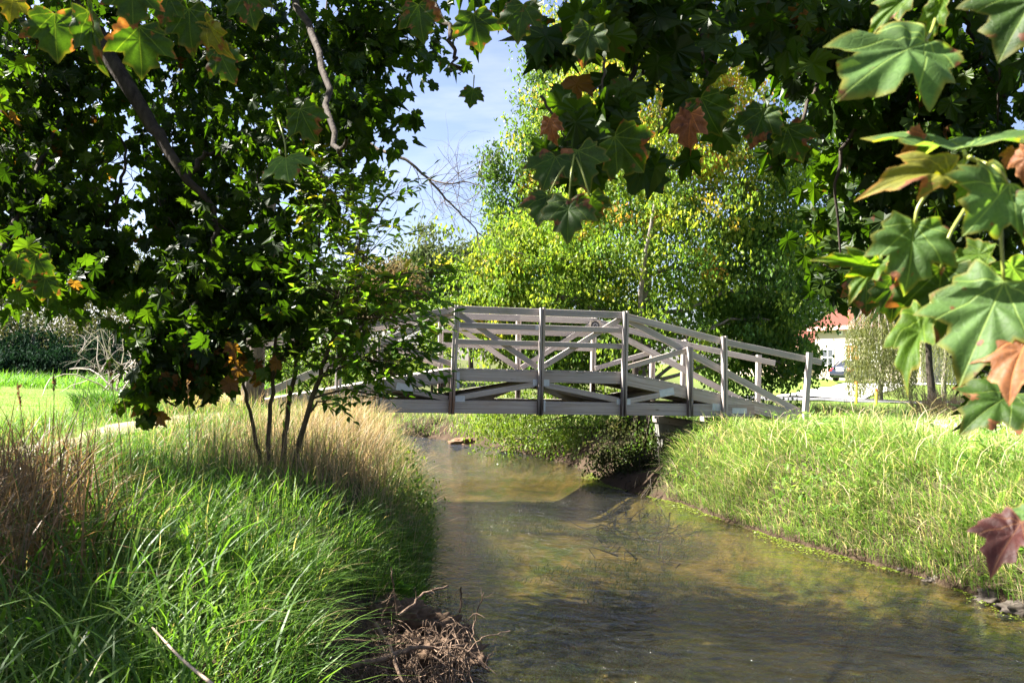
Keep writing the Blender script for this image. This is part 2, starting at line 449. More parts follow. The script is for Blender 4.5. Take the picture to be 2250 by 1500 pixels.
dark = np.clip(1 - np.hypot((GX - 2.6) / 1.6, (GY - 15.5) / 3.0), 0, 1)  # bare soil patch that also paints the shade under the bridge
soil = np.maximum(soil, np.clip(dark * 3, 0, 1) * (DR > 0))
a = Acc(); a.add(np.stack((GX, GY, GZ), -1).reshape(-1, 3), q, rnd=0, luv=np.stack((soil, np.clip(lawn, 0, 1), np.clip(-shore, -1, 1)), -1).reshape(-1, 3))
m, nt = newmat('ground'); P = pos(nt); S = N(nt, 'ShaderNodeSeparateXYZ', {0: attr(nt, 'luv', 'Vector')})
n1 = noi(nt, P, 2.2, 5, .65); n2 = noi(nt, P, 25, 3, .6); n3 = noi(nt, P, .35, 3)
thatch = ramp(nt, n2, [(.3, (.035, .05, .014)), (.55, (.075, .085, .028)), (.8, (.16, .125, .06))])
lawnc = ramp(nt, mth(nt, 'ADD', mth(nt, 'MULTIPLY', n2, .55), mth(nt, 'MULTIPLY', n3, .5)), [(.3, (.065, .115, .018)), (.5, (.10, .16, .026)), (.7, (.16, .19, .05))])
soilc = ramp(nt, n1, [(.3, (.018, .012, .008)), (.6, (.05, .034, .022)), (.8, (.09, .065, .045))])
flow = noi(nt, vscale(nt, P, (1.6, .8, 1)), 1.3, 5, .65, .5)
weed = noi(nt, vscale(nt, P, (2.2, .9, 1)), 1.1, 5, .6, .8)
bedc = ramp(nt, flow, [(.3, (.034, .034, .008)), (.48, (.09, .068, .022)), (.64, (.145, .105, .042)), (.8, (.19, .14, .06))])
bedc = mixc(nt, mapr(nt, weed, .48, .64, 0, .8), bedc, ramp(nt, n2, [(.3, (.015, .032, .004)), (.7, (.055, .09, .008))]))
c = mixc(nt, S.outputs[1], thatch, lawnc)
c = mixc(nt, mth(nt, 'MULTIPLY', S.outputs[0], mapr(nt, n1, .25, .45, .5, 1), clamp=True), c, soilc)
c = mixc(nt, mapr(nt, S.outputs[2], 0, .12), c, bedc)
outp(nt, bsdf(nt, c, .95, .1, bump(nt, mth(nt, 'ADD', n1, mth(nt, 'MULTIPLY', n2, .4)), .8, .06)))
tag(a.build('ground', m, smooth=True), kind='structure')

# water surface: a sheet a little wider than the stream
wy = np.concatenate((np.arange(-6, 24, .25), np.arange(24, 37, .12)))
wl = XL(wy) - .5; wr = XR(wy) + .5
k = 40
WX = wl[:, None] + (wr - wl)[:, None] * np.linspace(0, 1, k)[None]
WYY = np.repeat(wy[:, None], k, 1)
idx = np.arange(len(wy) * k).reshape(len(wy), k)
q = np.stack((idx[:-1, :-1], idx[:-1, 1:], idx[1:, 1:], idx[1:, :-1]), -1).reshape(-1, 4)
a = Acc(); a.add(np.stack((WX, WYY, 0 * WX), -1).reshape(-1, 3), q)
m, nt = newmat('water'); P = pos(nt)
w1 = noi(nt, vscale(nt, P, (1.0, 1.7, 1)), 2.0, 3, .55, .6)
w2 = noi(nt, vscale(nt, P, (1.0, 1.6, 1)), 7, 3, .6, .7)
w3 = noi(nt, vscale(nt, P, (1.0, 1.4, 1)), 34, 2, .6)
h = mth(nt, 'ADD', mth(nt, 'MULTIPLY', w1, 1.0), mth(nt, 'ADD', mth(nt, 'MULTIPLY', w2, .6), mth(nt, 'MULTIPLY', w3, .11)))
nb = bump(nt, h, 1.0, .12)
fr = mth(nt, 'ADD', mth(nt, 'MULTIPLY', N(nt, 'ShaderNodeFresnel', {'IOR': 1.33, 'Normal': nb}).outputs[0], .55), mth(nt, 'MULTIPLY', N(nt, 'ShaderNodeFresnel', {'IOR': 1.33}).outputs[0], .58))
body = mixs(nt, .06, N(nt, 'ShaderNodeBsdfTransparent', {'Color': (.78, .76, .58, 1)}).outputs[0],
            N(nt, 'ShaderNodeBsdfDiffuse', {'Color': (.10, .095, .05, 1)}).outputs[0])
outp(nt, mixs(nt, fr, body, N(nt, 'ShaderNodeBsdfGlossy', {'Roughness': .03, 'Normal': nb}).outputs[0]))
tag(a.build('stream_water', m, smooth=True), kind='structure')

def strip(name, pts, w, mat, lift=.02, n=40):
    P = bez([(x, y, 0) for x, y in pts], n); T = nrm(np.gradient(P, axis=0)); S = np.stack((T[:, 1], -T[:, 0], 0 * T[:, 0]), 1)
    J = 5; V = []
    w = np.interp(np.linspace(0, 1, n + 1), np.linspace(0, 1, len(w)), w)
    for j in range(J):
        Q = P + S * ((j / (J - 1) - .5) * (w + .12 * np.sin(np.arange(n + 1) * 1.3 + j)))[:, None]
        Q[:, 2] = hf(Q[:, 0], Q[:, 1]) + lift - (.03 if j in (0, J - 1) else 0); V.append(Q)
    V = np.stack(V, 1); idx = np.arange((n + 1) * J).reshape(n + 1, J)
    q = np.stack((idx[:-1, :-1], idx[:-1, 1:], idx[1:, 1:], idx[1:, :-1]), -1).reshape(-1, 4)
    a = Acc(); a.add(V.reshape(-1, 3), q)
    return tag(a.build(name, mat, smooth=True), kind='structure')
strip('path', [(-4.25, 13.35), (-4.6, 12.5), (-4.75, 11.2), (-4.85, 9.8), (-5.1, 8.6)], [1.5, .9, .7, .4, .25], plain('worn_path', (.22, .185, .12), .95, .1, .35, 6, bst=.5), .05)
ASPH = plain('asphalt', (.11, .11, .115), .9, .2, .2, 10)
strip('footpath', [(5.35, 15.5), (7.5, 16.8), (11, 18.2), (18, 20), (34, 22)], [1.6, 1.7, 1.8, 1.8], plain('footpath_gravel', (.30, .28, .25), .9, .1, .25, 8), .05)
strip('road', [(4, 37), (12, 37.6), (30, 39), (70, 42)], [4.5, 4.5], ASPH, .06)
strip('driveway', [(14.5, 41), (19.5, 49), (25, 57), (30, 60), (40, 62)], [3.6, 3.6, 4.5], plain('pale_concrete', (.62, .60, .56), .9, .15, .1, 4), .08)
# ------------------------------------------------------------------ wooden footbridge
BR = empty('footbridge', (0.5, 14.4, 0), 'weathered grey wooden footbridge with arched railings crossing the stream', 'footbridge', rz=math.radians(12))
BW = 1.8
def part(a, name, mats, label=None, parent=BR, smooth=False):
    o = a.build(name, mats, parent, smooth)
    if label: o['label'] = label
    return o
POSTS = [(-4.95, 1.05, 2.42), (-3.34, 1.25, 2.68), (-2.69, 1.25, 2.47), (-1.48, 1.245, 3.055), (0, 1.245, 3.055), (1.48, 1.24, 3.055), (2.69, 1.25, 2.47), (3.34, 1.25, 2.68), (4.95, 1.02, 2.42)]
for side in (0, 1):
    f = (lambda v: v) if side == 0 else (lambda v: BW - v)
    for i, (s, z0, z1) in enumerate(POSTS):
        a = Acc(); ln = rng.normal(0, .012, 2)
        if side == 0 and i == 3: ln = np.array((.03, 0))
        if side == 0 and i == 8: ln = np.array((.05, 0))
        if abs(s) == 4.95: offs = ((0, .09),)
        else: offs = ((-.026, .038), (.026, .038))
        for o_, w_ in offs:
            dz = rng.uniform(-.012, .012)
            beam(a, (s + o_ - ln[0], f(0), z0), (s + o_ + ln[0], f(0), z1 + dz), w_, .09, (0, 1, 0))
        mt = WOOD_RUST if i in (3,) else WOOD_STAIN_SHADE if i in (4, 5, 6) else WOOD
        part(a, 'post', mt, 'post with rust-brown streaks on its lower half' if (mt is WOOD_RUST and side == 0) else None)
    def rail(name, p, q, h=.1, v=.068, w=.038, mt=WOOD):
        a = Acc(); beam(a, (p[0], f(v), p[1]), (q[0], f(v), q[1]), w, h); return part(a, name, mt)
    for sg in (-1, 1):
        rail('top_rail', (sg * .0, 2.985), (sg * 1.44, 2.985), .115)
        rail('top_rail', (sg * 1.44, 2.98), (sg * 3.36, 2.58), .115, .066)
        rail('top_rail', (sg * 3.36, 2.58), (sg * 5.28, 2.26), .11, .0675)
        rail('middle_rail', (sg * .0, 2.72), (sg * 1.46, 2.72), .095)
        rail('middle_rail', (sg * .0, 2.445), (sg * 1.46, 2.445), .09)
        rail('brace', (sg * 1.44, 2.93), (sg * .04, 2.05), .095, .107)
        rail('brace', (sg * 1.5, 2.94), (sg * 4.85, 1.36), .115, .107)
        rail('brace', (sg * 1.5, 2.07), (sg * 2.68, 2.42), .09, .068)
        rail('rim_beam', (sg * .0, 1.885), (sg * 1.48, 1.885), .18)
        rail('rim_beam', (sg * 1.48, 1.88), (sg * 4.9, 1.23), .19, .07)
        rail('web_brace', (sg * 1.40, 1.515), (sg * .10, 1.755), .095)
        rail('web_brace', (sg * 1.56, 1.50), (sg * 2.42, 1.665), .09)
        rail('bottom_chord', (sg * .006, 1.365), (sg * 3.95, 1.365), .215, .0685)
    rail('bottom_board', (-.42, 1.365), (.42, 1.365), .212, .1075)
    # nail plates where the truss members meet
    for s, z, w, h, rot in ((-1.36, 1.50, .16, .1, 0), (1.40, 1.49, .07, .1, 0), (1.57, 1.49, .09, .1, 0), (-.085, 1.79, .08, .11, 0), (.11, 1.79, .1, .11, 0), (.085, 1.40, .03, .2, 0),
                            (-1.40, 1.80, .05, .28, 0), (2.28, 1.665, .27, .125, .2), (-2.28, 1.665, .27, .125, -.2), (3.22, 1.42, .16, .12, -.06), (3.66, 1.36, .28, .1, 0), (-1.42, 2.73, .06, .09, 0), (-.07, 2.72, .06, .08, 0)):
        a = Acc(); c_, s_ = math.cos(rot), math.sin(rot)
        beam(a, (s - c_ * w / 2, f(.0455), z - s_ * w / 2), (s + c_ * w / 2, f(.0455), z + s_ * w / 2), .003, h, ch=.0008)
        part(a, 'nail_plate', GALV)
# deck planks across the walkway
a = Acc()
def deckz(s): return np.interp(abs(s), [0, 1.48, 4.95], [2.006, 2.006, 1.345])
s = -4.93
while s < 4.93:
    w = .136; s1 = s + w
    p, q_ = (s + .003, deckz(s) + .003), (s1 - .003, deckz(s1) + .003)
    for_v = (.05 + rng.uniform(-.012, .004), BW - .05 + rng.uniform(-.004, .012))
    mid = ((p[0] + q_[0]) / 2, (p[1] + q_[1]) / 2 - .016)
    beam(a, (mid[0], for_v[0], mid[1]), (mid[0], for_v[1], mid[1]), w - .006, .032, (q_[1] - p[1], 0, w) if False else (-(q_[1] - p[1]), 0, w), ch=.003)
    s = s1
part(a, 'deck', WOOD)
a = Acc()
for s in (-3.3, -2.6, -1.4, -.7, .05, .75, 1.42, 2.6, 3.3):
    z = deckz(s) - .14
    beam(a, (s, .13, z), (s, BW - .13, z), .045, .16)
for z in (1.30,):
    for s in (-2.69, -1.48, 0, 1.48, 2.69):
        beam(a, (s + .07, .13, z), (s + .07, BW - .13, z), .09, .09)
beam(a, (-1.4, .3, 1.32), (-.1, 1.5, 1.72), .04, .14); beam(a, (1.4, 1.5, 1.32), (.1, .3, 1.72), .04, .14)
beam(a, (-1.4, .9, 1.32), (-2.5, .9, 1.62), .04, .14); beam(a, (1.4, .9, 1.32), (2.5, .9, 1.62), .04, .14)
part(a, 'cross_framing', WOOD_STAIN_SHADE)
for v in (.5, .9, 1.3):  # joists added in dark wood to paint the shadowed underside
    a = Acc(); beam(a, (-1.48, v, 1.88), (1.48, v, 1.88), .04, .17)
    for sg in (-1, 1): beam(a, (sg * 1.482, v, 1.87), (sg * 4.8, v, 1.24), .04, .17)
    part(a, 'joist', WOOD_STAIN_SHADE)
for v in (.6, 1.2):  # inner chords added in dark wood to fill the shaded gap
    a = Acc(); beam(a, (-3.6, v, 1.365), (3.6, v, 1.365), .04, .2)
    for sg in (-1, 1): beam(a, (sg * 1.45, v, 1.49), (sg * .08, v, 1.75), .04, .13); beam(a, (sg * 1.5, v, 1.49), (sg * 2.5, v, 1.66), .04, .13)
    part(a, 'inner_chord', WOOD_STAIN_SHADE)
# round marker plate on the far railing
a = Acc(); box(a, (1.36, BW - .155, 2.79), (1.565, BW - .148, 2.985)); pl = part(a, 'marker_plate', plain('tan_plate', (.42, .36, .28), .6), 'small tan square plate with a dark round emblem')
def disc(acc, c, r, y, n=24, mi=0, sx=1.0):
    an = np.arange(n) * 2 * math.pi / n
    V = [(c[0], y - .002, c[1])] + [(c[0] + sx * r * math.cos(t), y, c[1] + r * math.sin(t)) for t in an]
    acc.add(V, [(0, 1 + (i + 1) % n, 1 + i) for i in range(n)], mi=mi)
a = Acc(); disc(a, (1.462, 2.888), .085, BW - .158); disc(a, (1.462, 2.888), .058, BW - .161, mi=1)
a.add([(1.425, BW - .166, 2.862), (1.50, BW - .166, 2.862), (1.458, BW - .166, 2.925)], [(0, 1, 2)], mi=0)
a.add([(1.44, BW - .168, 2.868), (1.485, BW - .168, 2.868), (1.472, BW - .168, 2.893)], [(0, 1, 2)], mi=1)
part(a, 'emblem', [plain('emblem_black', (.015, .014, .014), .5), plain('emblem_grey', (.20, .19, .185), .5)], None, pl)

def abutment(sg, label):
    c, s_ = math.cos(math.radians(12)), math.sin(math.radians(12))
    e = empty('abutment', (0.5 + sg * 3.4 * c, 14.4 + sg * 3.4 * s_, 0), label, 'abutment', rz=math.radians(12))
    a = Acc()
    for r, z0 in enumerate((.25, .52, .79)):
        for j in range(3):
            w0 = -.62 + j * .43 + (.05 if r % 2 else 0)
            box(a, (w0, -.02 + rng.uniform(-.012, .012), z0), (w0 + .424, 1.84, z0 + .264), rnd=j * .3)
    part(a, 'block_wall', CONC, None, e)
    a = Acc(); beam(a, (-.55, -.08, 1.11), (-.55, 1.9, 1.11), .2, .12); beam(a, (.45, -.05, 1.11), (.45, 1.9, 1.11), .2, .12)
    part(a, 'sill_timber', WOOD_STAIN_SHADE, None, e)
abutment(1, 'grey block abutment under the right end of the footbridge')
abutment(-1, 'grey block abutment under the left end of the footbridge')
a = Acc(); beam(a, (0, 0, 0), (.02, .32, 0), .24, .19); o = a.build('timber_block', plain('fresh_wood', (.40, .27, .13), .8, .2, .25, 12)); o.location = (4.36, 14.98, 1.135)
tag(o, 'tan timber block wedged under the right bridge ramp', 'timber block')
# ------------------------------------------------------------------ trees
LIT = []      # (x, y, z, rx, ry): sunlit spots that the overhead crown leaves open
def keep_lit(Pn):
    k = np.ones(len(Pn), bool)
    C = (Pn - np.array((0, 0, E))) @ np.array(CAMR); d = np.maximum(-C[:, 2], .05)
    seen = (C[:, 2] < -.3) & (np.abs(C[:, 0] / d * F) < 1190) & (np.abs(C[:, 1] / d * F) < 800)
    pm = np.where(seen, .3, 1.0)
    for x, y, z, rx, ry, pr in LIT:
        t = (Pn[:, 2] - z) / SUN.z
        qx = Pn[:, 0] - SUN.x * t - x; qy = Pn[:, 1] - SUN.y * t - y
        k &= ~(((qx / rx) ** 2 + (qy / ry) ** 2 < 1) & (t > 0) & (rng.random(len(Pn)) < pr * (pm if pr != .7 else 1)))
    return k

def blob3(b):
    if b[0] == 'w': return np.array(b[1:4], float), np.array((b[4], b[4], b[4] * .6))
    px, py, Y, rx, ry = b[:5]
    return at(px, py, Y), np.array((rx * Y / F, (rx + ry) * .45 * Y / F, ry * Y / F))

def twigs(acc, p, d, L, r, depth, spread=.6, droop=0.0, k=4, kids=(2, 4)):
    n = 5; P = [np.array(p, float)]; d = nrm(d)
    for i in range(n):
        d = nrm(d + rng.normal(0, .16, 3) + np.array((0, 0, -droop)))
        P.append(P[-1] + d * L / n)
    tube(acc, P, np.linspace(r, r * .45, n + 1), k, cap=False)
    if depth > 0:
        for j in range(rng.integers(*kids)):
            t = rng.integers(1, n + 1)
            twigs(acc, P[t], d + rng.normal(0, spread, 3), L * rng.uniform(.5, .8), r * .5, depth - 1, spread, droop, 3 if depth < 2 else k, kids)

def tree(name, label, cat, base, trunk, tr, blobs, mat, size, tmpl=(LEAF, LEAF_F), group=None, bark=BARK, per=26, droop=.5, sx=1.0, shell=.35, limbs=True, maple=False, limbr=1.0, extra=None, anchor=None, twn=6, lit=False, cl=1.0, jag=.7, flat=0.0):
    """trunk: world points; blobs: (px, py, distance, rx, ry, leaves, hue, spread)"""
    base = np.asarray(base, float)
    root = empty(name, base, label, cat, group)
    tk = Acc(); tp = np.asarray(trunk, float)
    tube(tk, bez(tp, 14, tr * .08), np.linspace(tr, tr * .35, 15) * (1 + .5 * np.exp(-np.arange(15) * .9)), 10)
    cr = Acc(); T, TF = tmpl
    tpts = bez(tp, 14)
    for b in blobs:
        c, R = blob3(b); n = int(b[5]); hue = b[6] if len(b) > 6 else .45; hs = b[7] if len(b) > 7 else .18
        if b[0] == 'w': hue, hs = .42, .14
        nc = max(3, n // per)
        cc = c + ell(nc, shell) * R * (1 if maple else .78 + jag * rng.random((nc, 1)) ** 2.2)
        if limbs:
            a0 = tpts[np.argmin(np.linalg.norm(tpts - c, axis=1) + .3 * np.abs(tpts[:, 2] - (c[2] - R[2])))] if anchor is None else np.asarray(anchor)
            dist = np.linalg.norm(c - a0)
            r0 = min(tr * .4, .012 + .011 * dist) if not maple else .004 + .006 * R.mean()
            if maple: a0 = c + R * rng.normal(0, .5, 3) + np.array((-.1, 0, 1.1 * R[2])); dist = np.linalg.norm(c - a0)
            lp_ = bez([a0, a0 * .45 + c * .55 + np.array((0, 0, .08 * dist)), c], 9, .015 * dist)
            tube(tk, lp_, np.linspace(r0, r0 * .35, 10), 6)
            for j in rng.choice(nc, min(nc, twn), replace=False):
                s = lp_[rng.integers(5, 10)]
                tube(tk, bez([s, s * .5 + cc[j] * .5 + rng.normal(0, .05 * np.linalg.norm(cc[j] - s), 3), cc[j]], 5), np.linspace(r0 * .33, r0 * .1, 6), 4, cap=False)
        ch = np.clip(hue + rng.normal(0, hs, nc), 0, 1)
        k = rng.integers(0, nc, n)
        sp = R.mean() * cl * (.9 / nc ** (1 / 3)) if not maple else min(.16 + .12 * R.mean(), .5 * R.mean() + .02)
        Pn = cc[k] + rng.normal(0, 1, (n, 3)) * sp * np.array((1, 1, .75))
        if lit:
            kk = keep_lit(Pn); Pn = Pn[kk]; k = k[kk]; n = len(Pn)
            if n == 0: continue
        tip = rng.normal(0, .55, (n, 3)) + np.array((0, 0, -droop)) * 1.6
        out = nrm(Pn - c) * .5
        normal = rng.normal(0, .6, (n, 3)) + out + np.array((0, 0, .55))
        if maple: normal = rng.normal(0, .55, (n, 3)) + np.where(rng.random(n) < .75, -1, 1)[:, None] * np.array((0.1, .75, .1)) + np.array((0, 0, .35))
        sz = size * rng.uniform(.65, 1.2, n)
        rn = np.clip(ch[k] + rng.normal(0, .06 if not maple else .13, n), 0, 1); Sz = np.stack((sz * sx, sz, sz), 1); FR = frames(tip, normal)
        if maple:
            kd = rng.integers(0, len(MAPLES), n)
            for v in range(len(MAPLES)):
                w_ = kd == v
                if w_.any(): inst(cr, MAPLES[v], MAPLE_F, Pn[w_], FR[w_], Sz[w_], rn[w_])
        else: inst(cr, T, TF, Pn, FR, Sz, rn)
    if extra: extra(tk, cr)
    tk.build('trunk', bark, root, True, loc=base)
    if cr.n: cr.build('crown', mat, root, False, loc=base)
    return root

def gpt(px, Y):
    p = at(px, 800, Y); p[2] = float(hf(p[0], p[1])); return p

# big yellowing maple behind the bridge
b0 = gpt(1405, 19.5)
tree('maple_tree', 'large yellow-green maple with leaning pale stem, behind the middle of the footbridge', 'tree', b0,
     [b0, at(1408, 800, 19.6), at(1425, 560, 19.8), at(1440, 440, 20), at(1450, 250, 20.3), at(1440, 60, 20.5)], .17,
     [(1430, 560, 20, 250, 190, 14420, 0.43, .17), (1200, 620, 19.5, 170, 130, 10414, 0.47, .15), (1090, 660, 19.3, 90, 70, 3524, 0.52, .12), (1630, 610, 21, 130, 180, 12818, 0.23, .13), (1100, 580, 19.2, 60, 30, 800, .7, .1), (1040, 690, 19, 60, 40, 1121, .68, .1), (1780, 640, 20.5, 40, 90, 800, .2, .1), (1770, 790, 19.5, 40, 40, 416, .2, .1), (1480, 360, 20.5, 230, 150, 15220, 0.58, .17),  # low hue on the right-hand clumps paints that side in shade
      (1320, 740, 19.5, 230, 80, 8811, 0.39, .14), (1640, 760, 21, 110, 110, 6729, .18, .1), (1440, 150, 21, 210, 160, 13618, 0.60, .15), (1140, 540, 19.5, 80, 60, 2243, 0.53, .12), (1690, 420, 21, 90, 170, 7209, 0.34, .15),
      (1280, 480, 20, 90, 120, 4165, 0.53, .15), (1545, 350, 19.8, 60, 40, 800, .93, .05), (1470, 470, 19.4, 30, 30, 255, .85, .05), (1555, 575, 19.2, 28, 28, 255, .88, .05), (1400, 60, 20.5, 150, 60, 2243, .8, .08),
      (1600, 190, 20.6, 80, 60, 1441, .85, .07), (1240, 790, 19.2, 120, 50, 2884, 0.34, .12), (1740, 800, 19.5, 60, 50, 1121, .2, .1), (1690, 700, 20, 90, 90, 3524, .22, .1)],
     M_SILVER, .112, cl=.72, jag=1.0, group=None, extra=lambda tk, cr: tube(tk, bez([b0 + np.array((0, 0, .3)), at(1403, 780, 19.1), at(1405, 690, 18.9), at(1412, 600, 18.6), at(1425, 520, 18.5), at(1438, 450, 18.7)], 16, .01), np.linspace(.08, .035, 17), 7), bark=BARK_PALE, per=40, droop=.8, sx=1.15)
b0 = gpt(1230, 26)
tree('poplar_tree', 'tall green tree flecked with orange, left of the yellow-green maple', 'tree', b0,
     [b0, at(1235, 700, 26), at(1240, 400, 26.3), at(1250, 120, 26.5)], .2,
     [(1245, 150, 26.5, 95, 120, 6800, .45, .16), (1215, 300, 26, 95, 120, 7000, .45, .14), (1180, 450, 26, 75, 110, 4600, .42, .12), (1270, 420, 26.5, 110, 160, 5000, .5, .14), (1200, 620, 26, 110, 120, 3500, .4, .12),
      (1085, 390, 25.5, 24, 95, 1100, .3, .1), (1110, 500, 25.7, 50, 70, 1500, .35, .1), (1270, 270, 25.3, 35, 35, 250, .95, .04), (1225, 210, 25.3, 25, 30, 160, .93, .04), (1170, 400, 25.2, 25, 35, 200, .9, .04), (1260, 120, 25.5, 25, 25, 120, .95, .03), (1330, 120, 26.5, 100, 110, 2500, .45, .15)],
     M_POPLAR, .15, per=20, droop=.5)
b0 = gpt(2050, 34)
tree('dark_tree', 'dark green tree standing beyond the right bank between the maple and the willow', 'tree', b0, [b0, at(2030, 700, 34), at(1960, 520, 33.5), at(1880, 250, 33)], .13,
     [(1850, 200, 33, 100, 170, 3000), (1890, 420, 33, 110, 170, 3400), (1850, 590, 33, 100, 80, 2000), (1930, 250, 34, 90, 140, 1600), (1800, 330, 33, 70, 120, 1600), (1770, 560, 32, 70, 90, 1500)], M_DARKTREE, .22, per=24)

# far trees beyond the lawn and the stream bend
FAR = [(930, 575, 62, 85, 95, 'rounded grey-green tree far beyond the left half of the bridge', M_FARLEAF, .45, 650), (1035, 600, 66, 70, 100, 'dusty green tree far off at the edge of the sky gap', M_FARLEAF, .3, 670),
       (865, 620, 48, 60, 80, 'far tree with dry orange-tan leaves', M_DRYLEAF, .4, 700), (770, 640, 58, 90, 100, 'pale green far tree behind the sapling', M_FARLEAF, .55, 720), (990, 690, 40, 70, 50, 'low yellow-green tree behind the bridge rail by the sky gap', M_BUSH, .5, 740),
       (640, 660, 60, 110, 120, 'far grey-green tree behind the drooping maple bough', M_FARLEAF, .4, 740), (520, 640, 66, 110, 120, 'far tree hidden mostly by the dark maple bough', M_FARLEAF, .35, 740),
       (1110, 690, 70, 90, 80, 'far tree peeping through below the yellow-green maple', M_FARLEAF, .5, 760), (1880, 690, 92, 80, 60, 'far light green tree above the house roof', M_FARLEAF, .6, 740), (2120, 620, 90, 170, 160, 'far green tree behind the weeping willow', M_FARLEAF, .4, 740),
       (1990, 640, 95, 100, 110, 'far green tree rising behind the house chimney', M_FARLEAF, .5, 740), (2330, 640, 80, 140, 150, 'far green tree past the willow on the far right', M_FARLEAF, .4, 740), (1700, 650, 85, 120, 130, 'far tree behind the house wing', M_FARLEAF, .35, 740)]
for px, py, Y, rx, ry, lab, mt, hue, _ in FAR:
    b0 = gpt(px, Y)
    R = rx * .75
    tree('far_tree', lab, 'tree', b0, [b0, at(px, py + ry * .3, Y), at(px + 5, py - ry * .5, Y)], .16,
         [(px, py, Y, rx * .8, ry * .75, 2200, hue, .2), (px - R * .6, py + ry * .4, Y - 2, rx * .6, ry * .5, 1000, hue, .2), (px + R * .6, py + ry * .35, Y - 1, rx * .6, ry * .55, 1000, hue, .2), (px, py + ry * .8, Y - 1, rx * .8, ry * .5, 1100, hue, .2)],
         mt, .011 * Y * .55, group='far trees along the skyline', per=26, twn=3)

# thicket beyond the lawn on the left
THK = [(70, 770, 30, 100, 60, 'dark blue-green bush at the far left edge of the lawn', M_BLUEGREEN, .3), (250, 770, 31, 110, 65, 'dark cedar bush behind the mown lawn', M_BLUEGREEN, .35), (150, 720, 34, 100, 90, 'olive tree with bare brown twigs over the dark bushes', M_OLIVE, .6),
       (310, 690, 35, 120, 110, 'brown-grey half bare tree behind the lawn', M_OLIVE, .7), (430, 720, 34, 90, 110, 'dull green tree at the right end of the thicket', M_OLIVE, .45), (10, 690, 36, 90, 110, 'olive tree at the left frame edge beyond the lawn', M_OLIVE, .5),
       (240, 590, 44, 150, 90, 'tall dull olive tree above the thicket', M_OLIVE, .55), (60, 590, 46, 130, 90, 'tall grey-green tree above the far left bushes', M_FARLEAF, .3), (400, 600, 46, 120, 110, 'tall grey-green tree behind the drooping bough', M_FARLEAF, .25),
       (-160, 680, 36, 140, 130, 'olive tree left of the lawn', M_OLIVE, .4)]
for i, (px, py, Y, rx, ry, lab, mt, hue) in enumerate(THK):
    b0 = gpt(px, Y)
    low = mt is M_BLUEGREEN
    tree('bush' if low else 'thicket_tree', lab, 'bush' if low else 'tree', b0, [b0, at(px, py + ry * .2, Y), at(px + 4, py - ry * .6, Y)], .12,
         [(px, py, Y, rx * .8, ry * .85, 2400, hue, .2), (px - rx * .5, py + ry * .5, Y - 1, rx * .6, ry * .5, 1300, hue, .2), (px + rx * .5, py + ry * .45, Y - 1, rx * .6, ry * .55, 1300, hue, .2)],
         mt, .16 if Y < 40 else .24, bark=BARK_PALE, per=24, group='thicket beyond the lawn', twn=12 if mt is M_OLIVE else 5)
# bushes behind the left half of the bridge
for px, py, Y, rx, ry, lab, mt, hue in ((600, 800, 24, 90, 60, 'bright bush behind the left railing of the bridge', M_BUSH, .45), (740, 790, 26, 100, 60, 'light green bush behind the sapling and bridge ramp', M_BUSH, .5),
                                        (850, 780, 35, 80, 42, 'dull green bush behind the bridge brace', M_OLIVE, .8), (950, 790, 33, 60, 36, 'yellow-green bush behind the tallest left bridge post', M_BUSH, .6), (500, 840, 22, 60, 40, 'pale weedy bush beside the left bridge end', M_BUSH, .7)):
    b0 = gpt(px, Y)
    tree('bush', lab, 'bush', b0, [b0, at(px, py + ry * .4, Y), at(px, py - ry * .4, Y)], .05, [(px, py, Y, rx, ry, 2600, hue, .2), (px, py + ry * .6, Y - .5, rx, ry * .6, 1600, hue, .2)], mt, .11, per=22, twn=4)

# shrub hanging over the water under the bridge
b0 = gpt(1395, 18.3)
tree('riverside_shrub', 'light green leafy shrub drooping over the water beneath the footbridge', 'shrub', b0, [b0, at(1390, 940, 18.3), at(1370, 880, 18.6)], .07,
     [(1180, 945, 20, 130, 42, 2700, .6, .15), (1080, 935, 21, 80, 36, 1200, .65, .12), (1290, 950, 19, 90, 50, 1900, .45, .15), (1100, 985, 20, 50, 16, 180, .6, .12), (1370, 930, 18.6, 70, 40, 900, .25, .12), (1460, 950, 17.3, 60, 60, 1100, .1, .08), (1400, 1010, 17, 60, 30, 700, .15, .1), (1500, 1000, 16.4, 40, 40, 600, .2, .1), (1200, 860, 21, 180, 60, 3600, .55, .15)],  # low hue on the rightmost clumps paints the bridge's shade into them
     M_BUSH, .085, per=18, droop=.8, bark=BARK)
for px, Y, lab in ((1395, 17.6, 'dark slender trunk in the shade under the bridge'), (1425, 17.9, 'second dark trunk in the shade under the bridge, nearer the abutment'), (1510, 17.2, 'thin dark stem beside the bridge abutment')):
    p = gpt(px, Y); a = Acc(); tube(a, bez([p - (0, 0, .2), p + (.06, 0, .8), p + (.0, .1, 1.9)], 8, .01), np.linspace(.09 if px < 1500 else .03, .06 if px < 1500 else .02, 9), 7)
    tag(a.build('shrub_trunk', BARK, smooth=True), lab, 'trunk')

